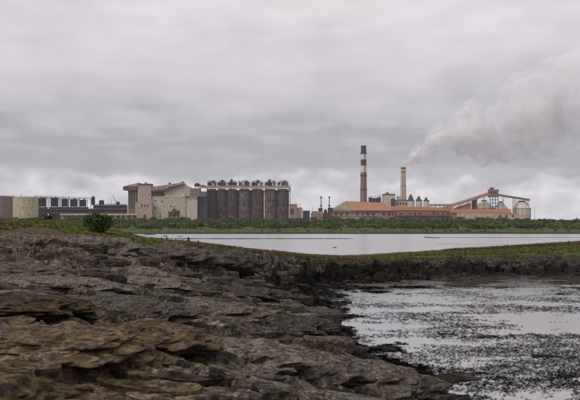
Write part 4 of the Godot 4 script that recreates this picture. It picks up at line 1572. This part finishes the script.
func far_scrub() -> void:
	var rs := RandomNumberGenerator.new()
	rs.seed = 21
	var tones := [[Color(0.06, 0.085, 0.03), Color(0.12, 0.15, 0.05)], [Color(0.06, 0.095, 0.028), Color(0.12, 0.155, 0.045)], [Color(0.095, 0.11, 0.036), Color(0.16, 0.165, 0.06)], [Color(0.05, 0.07, 0.03), Color(0.10, 0.125, 0.05)]]
	var meshes := []
	for k in 8:
		meshes.append(leaf_cloud(rs, 420, rs.randf_range(2.0, 2.8), rs.randf_range(2.2, 3.2), 0.5, tones[k % 4]))
	var named := ["dark green shrub on the far shore in front of the works", "mid green shrub on the far shore in front of the works", "olive shrub on the far shore in front of the works", "dull green shrub on the far shore in front of the works"]
	for k in 110:
		var d := rs.randf_range(330.0, 470.0)
		var x := rs.randf_range(-0.42, 0.44) * d
		var v := rs.randi() % 8
		var o := Node3D.new()
		o.name = numbered("far_shrub")
		tag(o, named[v % 4], "shrub", "shrubs on the far shore, tone %d" % (v % 4))
		o.position = Vector3(x, far_height(x, d) - 0.1, -d)
		var sc := 0.5 + 0.8 * pow(rs.randf(), 2.0)
		o.scale = Vector3(sc * rs.randf_range(1.0, 1.6), sc, sc)
		o.rotation.y = rs.randf() * TAU
		add_child(o)
		var m := MeshInstance3D.new()
		m.name = "foliage"; m.mesh = meshes[v]; m.material_override = M.leaf
		o.add_child(m)
	var density := noise(77, 0.02, 3)
	var t := Node3D.new()
	t.name = "scrub_thicket"
	t.set_meta("kind", "stuff")
	tag(t, "dense low scrub covering the far shore before the works", "scrub")
	add_child(t)
	for v in 8:
		var where := []
		while where.size() < 330:
			var d := 306.0 + 330.0 * pow(rs.randf(), 1.3)
			var x := rs.randf_range(-0.6, 0.6) * d
			if density.get_noise_2d(x, d * 1.6) + (0.12 if d > 335.0 else -0.05) < rs.randf_range(-0.35, 0.35): continue
			var sc := (0.36 + 0.75 * pow(rs.randf(), 2.2)) * (0.35 if d < 335.0 else (1.0 if d < 540.0 else 1.7))
			where.append(Transform3D(Basis(Vector3.UP, rs.randf() * TAU) * Basis.from_scale(Vector3(sc * 1.4, sc, sc * 1.2)), Vector3(x, far_height(x, d) - 0.15, -d)))
		scatter(t, "scrub", meshes[v], M.leaf, where)

func scatter(parent: Node, called: String, mesh: Mesh, m: Material, where: Array) -> MultiMeshInstance3D:
	var mm := MultiMesh.new()
	mm.transform_format = MultiMesh.TRANSFORM_3D
	mm.mesh = mesh
	mm.instance_count = where.size()
	for k in where.size(): mm.set_instance_transform(k, where[k])
	var o := MultiMeshInstance3D.new()
	o.name = called
	o.multimesh = mm
	o.material_override = m
	o.set_meta("kind", "stuff")
	parent.add_child(o, true)
	return o

func tuft(rs: RandomNumberGenerator, n: int, h: float, spread: float, ca: Color, cb: Color) -> ArrayMesh:
	var V := PackedVector3Array()
	var C := PackedColorArray()
	var N := PackedVector3Array()
	for k in n:
		var a := rs.randf() * TAU
		var p := Vector3(cos(a), 0, sin(a)) * rs.randf() * spread
		var lean := Vector3(rs.randfn(), 0, rs.randfn()) * h * 0.35
		var side := Vector3(cos(a + 1.3), 0, sin(a + 1.3)) * h * 0.045
		var hh := h * rs.randf_range(0.5, 1.1)
		var mid := p + lean * 0.35 + Vector3.UP * hh * 0.6
		var top := p + lean + Vector3.UP * hh
		var c := ca.lerp(cb, rs.randf())
		var nn := Vector3(rs.randfn() * 0.4, 1.0, rs.randfn() * 0.4 + 0.3).normalized()
		for v in [p - side, mid - side * 0.7, p + side, p + side, mid - side * 0.7, mid + side * 0.7, mid - side * 0.7, top, mid + side * 0.7]:
			V.append(v); C.append(c); N.append(nn)
	var arr := []
	arr.resize(Mesh.ARRAY_MAX)
	arr[Mesh.ARRAY_VERTEX] = V; arr[Mesh.ARRAY_NORMAL] = N; arr[Mesh.ARRAY_COLOR] = C
	var m := ArrayMesh.new()
	m.add_surface_from_arrays(Mesh.PRIMITIVE_TRIANGLES, arr)
	return m

func grass() -> void:
	var rs := RandomNumberGenerator.new()
	rs.seed = 33
	var t := Node3D.new()
	t.name = "grass"
	t.set_meta("kind", "stuff")
	tag(t, "short green and straw coloured grass on the turf above the rocks", "grass")
	add_child(t)
	var kinds := [tuft(rs, 14, 0.20, 0.14, Color(0.12, 0.18, 0.028), Color(0.22, 0.27, 0.06)), tuft(rs, 14, 0.24, 0.14, Color(0.19, 0.15, 0.08), Color(0.12, 0.115, 0.05)), tuft(rs, 12, 0.32, 0.18, Color(0.15, 0.10, 0.055), Color(0.21, 0.155, 0.08))]
	var where := [[], [], []]
	var patch := noise(81, 0.16, 3)
	var r0 := 0
	while land_rows[r0].x < 8: r0 += 1
	for n in 60000:
		var i := int(rs.randf_range(0.02, 0.98) * land_nu)
		var r := r0 + int(rs.randf_range(0.03, 0.75) * (land_nr - r0))
		var k := int(land_rows[r].x)
		var f := land_rows[r].y
		var u := land_us[i]
		var p := land_pos[r * land_nu + i]
		if p.y < 0.6: continue
		var q := patch.get_noise_2d(p.x, p.z)
		var start := 0.45 if u < -0.12 else 0.12
		if (f if k == 8 else 1.0) + 0.5 * q < start + rs.randf_range(-0.15, 0.15): continue
		var kind := 1
		if u > 0.12 or u < -0.16: kind = 0 if q + rs.randf_range(-0.4, 0.4) > -0.12 else 1
		if u > 0.22 and (k == 9 or f > 0.74 + 0.15 * q): kind = 2
		var sc := rs.randf_range(0.6, 1.2) * (1.0 if k == 8 else 1.2)
		where[kind].append(Transform3D(Basis(Vector3.UP, rs.randf() * TAU) * Basis.from_scale(Vector3(sc * 1.3, sc, sc * 1.3)), p + Vector3(rs.randf_range(-0.05, 0.05), -0.03, 0)))
	for k in 3: scatter(t, "grass_tuft", kinds[k], M.blade, where[k])

func stone_mesh(seed_: int, sharp: float, tone := Color(1, 1, 1)) -> ArrayMesh:
	var sp := SphereMesh.new()
	sp.radius = 0.5; sp.height = 1.0; sp.radial_segments = 56; sp.rings = 32
	var arr := sp.surface_get_arrays(0)
	var V: PackedVector3Array = arr[Mesh.ARRAY_VERTEX]
	var n := noise(seed_, 1.6, 3)
	var cv := cells(seed_ + 1, 1.5, FastNoiseLite.RETURN_CELL_VALUE)
	for i in V.size():
		var p := V[i].normalized()
		V[i] = p * 0.5 * (1.0 + 0.35 * n.get_noise_3dv(p) + 0.10 * n.get_noise_3dv(p * 4.0) + sharp * cv.get_noise_3dv(p))
	arr[Mesh.ARRAY_VERTEX] = V
	var tones := PackedColorArray()
	tones.resize(V.size())
	tones.fill(tone)
	arr[Mesh.ARRAY_COLOR] = tones
	var m := ArrayMesh.new()
	m.add_surface_from_arrays(Mesh.PRIMITIVE_TRIANGLES, arr)
	var s := SurfaceTool.new()
	s.create_from(m, 0)
	s.generate_normals()
	return s.commit()

func weed_clump(rs: RandomNumberGenerator, n: int, r: float, h: float) -> ArrayMesh:
	# a mat of short strap-like fronds lying over one another
	var V := PackedVector3Array()
	var C := PackedColorArray()
	var N := PackedVector3Array()
	for k in n:
		var a := rs.randf() * TAU
		var p := Vector3(cos(a), 0, sin(a)) * sqrt(rs.randf()) * r + Vector3.UP * rs.randf() * h
		var b := rs.randf() * TAU
		var u := Vector3(cos(b), rs.randf_range(-0.06, 0.10), sin(b)) * r * rs.randf_range(0.25, 0.6)
		var w := Vector3(-sin(b), rs.randf_range(-0.1, 0.1), cos(b)) * r * rs.randf_range(0.1, 0.22)
		var c := Color(0.11, 0.098, 0.068).lerp(Color(0.27, 0.24, 0.175), rs.randf())
		for v in [p - u, p + w, p + u, p - u, p + u, p - w]:
			V.append(v); C.append(c); N.append(Vector3(w.x, 1.5 * r, w.z).normalized())
	var arr := []
	arr.resize(Mesh.ARRAY_MAX)
	arr[Mesh.ARRAY_VERTEX] = V; arr[Mesh.ARRAY_NORMAL] = N; arr[Mesh.ARRAY_COLOR] = C
	var m := ArrayMesh.new()
	m.add_surface_from_arrays(Mesh.PRIMITIVE_TRIANGLES, arr)
	return m

func weed_and_stones() -> void:
	var rs := RandomNumberGenerator.new()
	rs.seed = 55
	# rockweed floating and stranded in the inlet
	var t := Node3D.new()
	t.name = "seaweed"
	t.set_meta("kind", "stuff")
	tag(t, "brown seaweed floating in tatters all over the tidal inlet", "seaweed")
	add_child(t)
	var lanes := noise(91, 1.0, 4)
	var kinds := []
	var where := [[], [], [], []]
	for k in 4: kinds.append(weed_clump(rs, 12, 0.13, 0.022))
	for n in 190000:
		var d := 17.0 + 43.0 * pow(rs.randf(), 1.6)
		var u := rs.randf_range(0.0, 0.62)
		var x := u * d
		var q := lanes.get_noise_2d(x * 0.10, d * 0.20) + 0.5 * lanes.get_noise_2d(x * 0.8, d * 1.0 + 50.0)
		var want := 0.26 - 0.5 * smoothstep(24.0, 31.0, d) + 0.12 * smoothstep(36.0, 42.0, d)
		if q + want < rs.randf_range(-0.35, 0.5): continue
		var sc := rs.randf_range(0.18, 0.62) * (1.0 if d > 30.0 else 0.75)
		where[n % 4].append(Transform3D(Basis(Vector3.UP, rs.randf() * TAU) * Basis.from_scale(Vector3(sc, 1.0, sc)), Vector3(x, 0.002, -d)))
	for k in 4: scatter(t, "seaweed_clump", kinds[k], M.weed, where[k])
	# rockweed hanging on the low rocks
	t = Node3D.new()
	t.name = "rockweed"
	t.set_meta("kind", "stuff")
	tag(t, "dark rockweed draped over the low rocks by the tide line", "seaweed")
	add_child(t)
	where = [[], [], [], []]
	for n in 90000:
		var i := int(rs.randf_range(0.3, 0.97) * land_nu)
		var r := int(rs.randf_range(0.2, 0.86) * land_nr)
		var p := land_pos[r * land_nu + i]
		if -p.z < 16.0 or p.y < -0.02 or p.y > 1.4: continue
		var q := lanes.get_noise_2d(p.x * 0.22 + 200.0, p.z * 0.22)
		if p.y > 0.62 + 1.1 * q + rs.randf_range(-0.15, 0.15): continue
		if p.x / -p.z > 0.06 and -p.z < 45.0 and rs.randf() < 0.8: continue
		if p.x / -p.z > 0.2 and p.y < 0.5: continue
		var sc := rs.randf_range(0.7, 1.6)
		where[n % 4].append(Transform3D(Basis(Vector3.UP, rs.randf() * TAU) * Basis.from_scale(Vector3(sc, 2.2, sc)), p))
	for k in 4: scatter(t, "rockweed_clump", kinds[k], M.weed, where[k])
	# loose stones
	var shapes := []
	for k in 5: shapes.append(stone_mesh(120 + k * 7, 0.16))
	for n in 70:
		var px := rs.randf_range(205.0, 345.0)
		var k := 5 + rs.randi() % 2
		var p := land_at(px, k, rs.randf_range(0.15, 0.95))
		if p.y < -0.05: continue
		var o := Node3D.new()
		o.name = numbered("stone")
		tag(o, "weed-dark loose stone on the low rocks below the scarp", "stone", "loose dark stones below the scarp")
		var sc := rs.randf_range(0.22, 0.6)
		o.position = p
		o.rotation.y = rs.randf() * TAU
		add_child(o)
		var m := MeshInstance3D.new()
		m.name = "body"; m.mesh = shapes[rs.randi() % 5]; m.material_override = M.wet_stone
		m.scale = Vector3(sc * 1.25, sc * 0.62, sc)
		m.position.y = sc * 0.12
		o.add_child(m)
	# the pointed boulder at the water's edge
	var b := land_at(356, 2, 0.95)
	var o := MeshInstance3D.new()
	o.name = numbered("boulder"); o.mesh = slab_mesh(rs, 0.42, Color(0.07, 0.06, 0.05)); o.material_override = M.ground_rock
	tag(o, "pointed dark boulder at the water's edge of the near rocks", "boulder")
	o.position = b; o.scale = Vector3(0.8, 0.8, 1.1); o.rotation.y = 0.4
	add_child(o)
	# rocks awash in the lagoon
	for a in [[334.6, 247.8, 2.2, 0.45, "small dark rock awash alone in the lagoon"], [427.5, 237.6, 3.6, 0.5, "low dark rock in the lagoon beside a second one"], [435.0, 237.9, 5.0, 0.35, "flat dark skerry in the lagoon beside a lower rock"], [150.0, 234.9, 6.0, 0.5, "long dark rock awash off the far shore near the turf's end"], [165.5, 236.4, 2.6, 0.5, "dark rock awash between two others off the turf's end"], [180.0, 236.6, 2.8, 0.4, "low dark rock awash at the tip of the mud bar"]]:
		var d: float = EYE * F / (a[1] - HY)
		var r := MeshInstance3D.new()
		r.name = numbered("skerry"); r.mesh = shapes[int(a[0]) % 5]; r.material_override = M.wet_stone
		tag(r, a[4], "rock")
		r.position = Vector3(wx(a[0], d), 0.02, -d)
		r.scale = Vector3(a[2] * 2.0 / F * d, a[3] * 2.0 / F * d * 1.4, a[2] / F * d)
		add_child(r)

# ------------------------------------------------------------------ broken slabs and blocks of the bedrock
func slab_mesh(rs: RandomNumberGenerator, thick: float, tone: Color) -> ArrayMesh:
	# an irregular split plate: uneven outline, tilted top, undercut foot
	var n := 7 + rs.randi() % 4
	var top := []
	var mid := []
	var low := []
	var a0 := rs.randf() * TAU
	var tx := rs.randf_range(-0.10, 0.10)
	var tz := rs.randf_range(-0.12, 0.12)
	for k in n:
		var a := a0 + TAU * (k + rs.randf_range(-0.3, 0.3)) / n
		var r := rs.randf_range(0.36, 0.56)
		var p := Vector2(cos(a) * r, sin(a) * r * 0.5)
		var y := thick * (1.0 + rs.randf_range(-0.18, 0.18)) + tx * p.x + tz * p.y
		top.append(Vector3(p.x * 0.9, y, p.y * 0.86))
		mid.append(Vector3(p.x * rs.randf_range(0.97, 1.04), y - thick * rs.randf_range(0.12, 0.3), p.y * rs.randf_range(0.97, 1.05)))
		low.append(Vector3(p.x * rs.randf_range(0.82, 0.98), -thick * 1.6, p.y * rs.randf_range(0.78, 0.96)))
	var c := Vector3(rs.randf_range(-0.1, 0.1), thick * rs.randf_range(0.98, 1.14), rs.randf_range(-0.05, 0.05))
	var V := PackedVector3Array()
	var C := PackedColorArray()
	for k in n:
		var j := (k + 1) % n
		for v in [c, top[k], top[j], top[k], mid[k], mid[j], top[k], mid[j], top[j], mid[k], low[k], low[j], mid[k], low[j], mid[j]]:
			V.append(v); C.append(tone)
	var arr := []
	arr.resize(Mesh.ARRAY_MAX)
	arr[Mesh.ARRAY_VERTEX] = V; arr[Mesh.ARRAY_COLOR] = C
	var m := ArrayMesh.new()
	m.add_surface_from_arrays(Mesh.PRIMITIVE_TRIANGLES, arr)
	return m

func rock_slabs() -> void:
	var rs := RandomNumberGenerator.new()
	rs.seed = 88
	var ground: Node = get_node("ground")
	var tones := [Color(0.225, 0.19, 0.155), Color(0.155, 0.13, 0.108), Color(0.27, 0.23, 0.19), Color(0.115, 0.097, 0.08), Color(0.19, 0.16, 0.13)]
	var plates := []
	var blocks := []
	for k in 15:
		plates.append(slab_mesh(rs, rs.randf_range(0.05, 0.10), tones[k % 5]))
		blocks.append(slab_mesh(rs, rs.randf_range(0.16, 0.26), tones[k % 5]))
	for n in 298:
		var on_scarp := n >= 238
		var k := 7 if on_scarp else (1 + rs.randi() % 3 if n < 100 else 4 + rs.randi() % 3)
		var px := rs.randf_range(-30.0, 300.0) if on_scarp else rs.randf_range(-30.0, 400.0)
		var p := land_at(px, k, rs.randf())
		if p.y < 0.5: continue
		var d := -p.z
		var u := p.x / d
		var size := rs.randf_range(0.22, 0.6) + 0.05 * d * rs.randf_range(0.2, 1.0)
		if on_scarp: size = rs.randf_range(0.7, 1.5)
		var o := MeshInstance3D.new()
		o.name = "rock_block" if on_scarp else "rock_slab"
		o.mesh = blocks[rs.randi() % 15] if on_scarp or (rs.randf() < 0.15 and d > 11.0) else plates[rs.randi() % 15]
		o.material_override = M.lichen_rock if d < 13.5 and u < -0.06 + rs.randf_range(-0.12, 0.06) else M.ground_rock
		o.position = p - Vector3(0, 0.03 * size, 0)
		o.basis = Basis(Vector3.UP, -0.22 + rs.randfn() * 0.3) * Basis(Vector3.RIGHT, rs.randf_range(-0.05, 0.16)) * Basis(Vector3.BACK, rs.randf_range(-0.12, 0.05)) * Basis.from_scale(Vector3(size * rs.randf_range(1.1, 1.7), size, size))
		ground.add_child(o, true)
	# broad rounded masses of rock; the first overhangs the hollow
	var masses := []
	for k in 5: masses.append(stone_mesh(210 + k * 3, 0.10, tones[k]))
	for a in [[66.0, 9.05, 3.42, 2.1, 0.42, 1.7, 0], [-8.0, 6.6, 3.38, 1.3, 0.40, 1.0, 1], [150.0, 10.6, 3.25, 1.9, 0.42, 1.5, 4], [236.0, 11.6, 2.78, 2.3, 0.5, 1.8, 2], [120.0, 14.5, 3.2, 3.0, 0.45, 2.2, 1], [300.0, 12.4, 2.42, 2.2, 0.55, 1.9, 4], [352.0, 14.2, 1.85, 2.5, 0.6, 2.2, 0], [20.0, 13.2, 3.42, 2.6, 0.42, 1.9, 3], [205.0, 19.5, 2.5, 3.4, 0.55, 2.4, 0], [60.0, 19.5, 3.22, 3.6, 0.5, 2.6, 2], [395.0, 17.2, 1.05, 2.2, 0.6, 2.0, 1], [285.0, 21.0, 1.9, 3.0, 0.6, 2.4, 3], [140.0, 25.0, 2.78, 3.6, 0.5, 2.6, 2], [10.0, 25.5, 3.25, 4.0, 0.45, 2.8, 4], [240.0, 31.0, 1.85, 4.0, 0.6, 2.6, 3], [100.0, 36.0, 3.55, 4.5, 1.5, 2.2, 2], [20.0, 34.0, 3.75, 4.2, 1.4, 2.0, 0], [175.0, 40.5, 3.0, 5.0, 1.5, 2.4, 4], [225.0, 45.5, 2.4, 4.6, 1.6, 2.4, 1]]:
		var o := MeshInstance3D.new()
		o.name = "rock_mass"
		o.mesh = masses[a[6]]
		o.material_override = M.lichen_rock if a[1] < 13.5 and a[0] < 200.0 else M.ground_rock
		o.position = Vector3(wx(a[0], a[1]), a[2], -a[1])
		o.basis = Basis(Vector3.UP, -0.2 + rs.randfn() * 0.12) * Basis(Vector3.BACK, -0.05) * Basis.from_scale(Vector3(a[3], a[4], a[5]))
		ground.add_child(o, true)
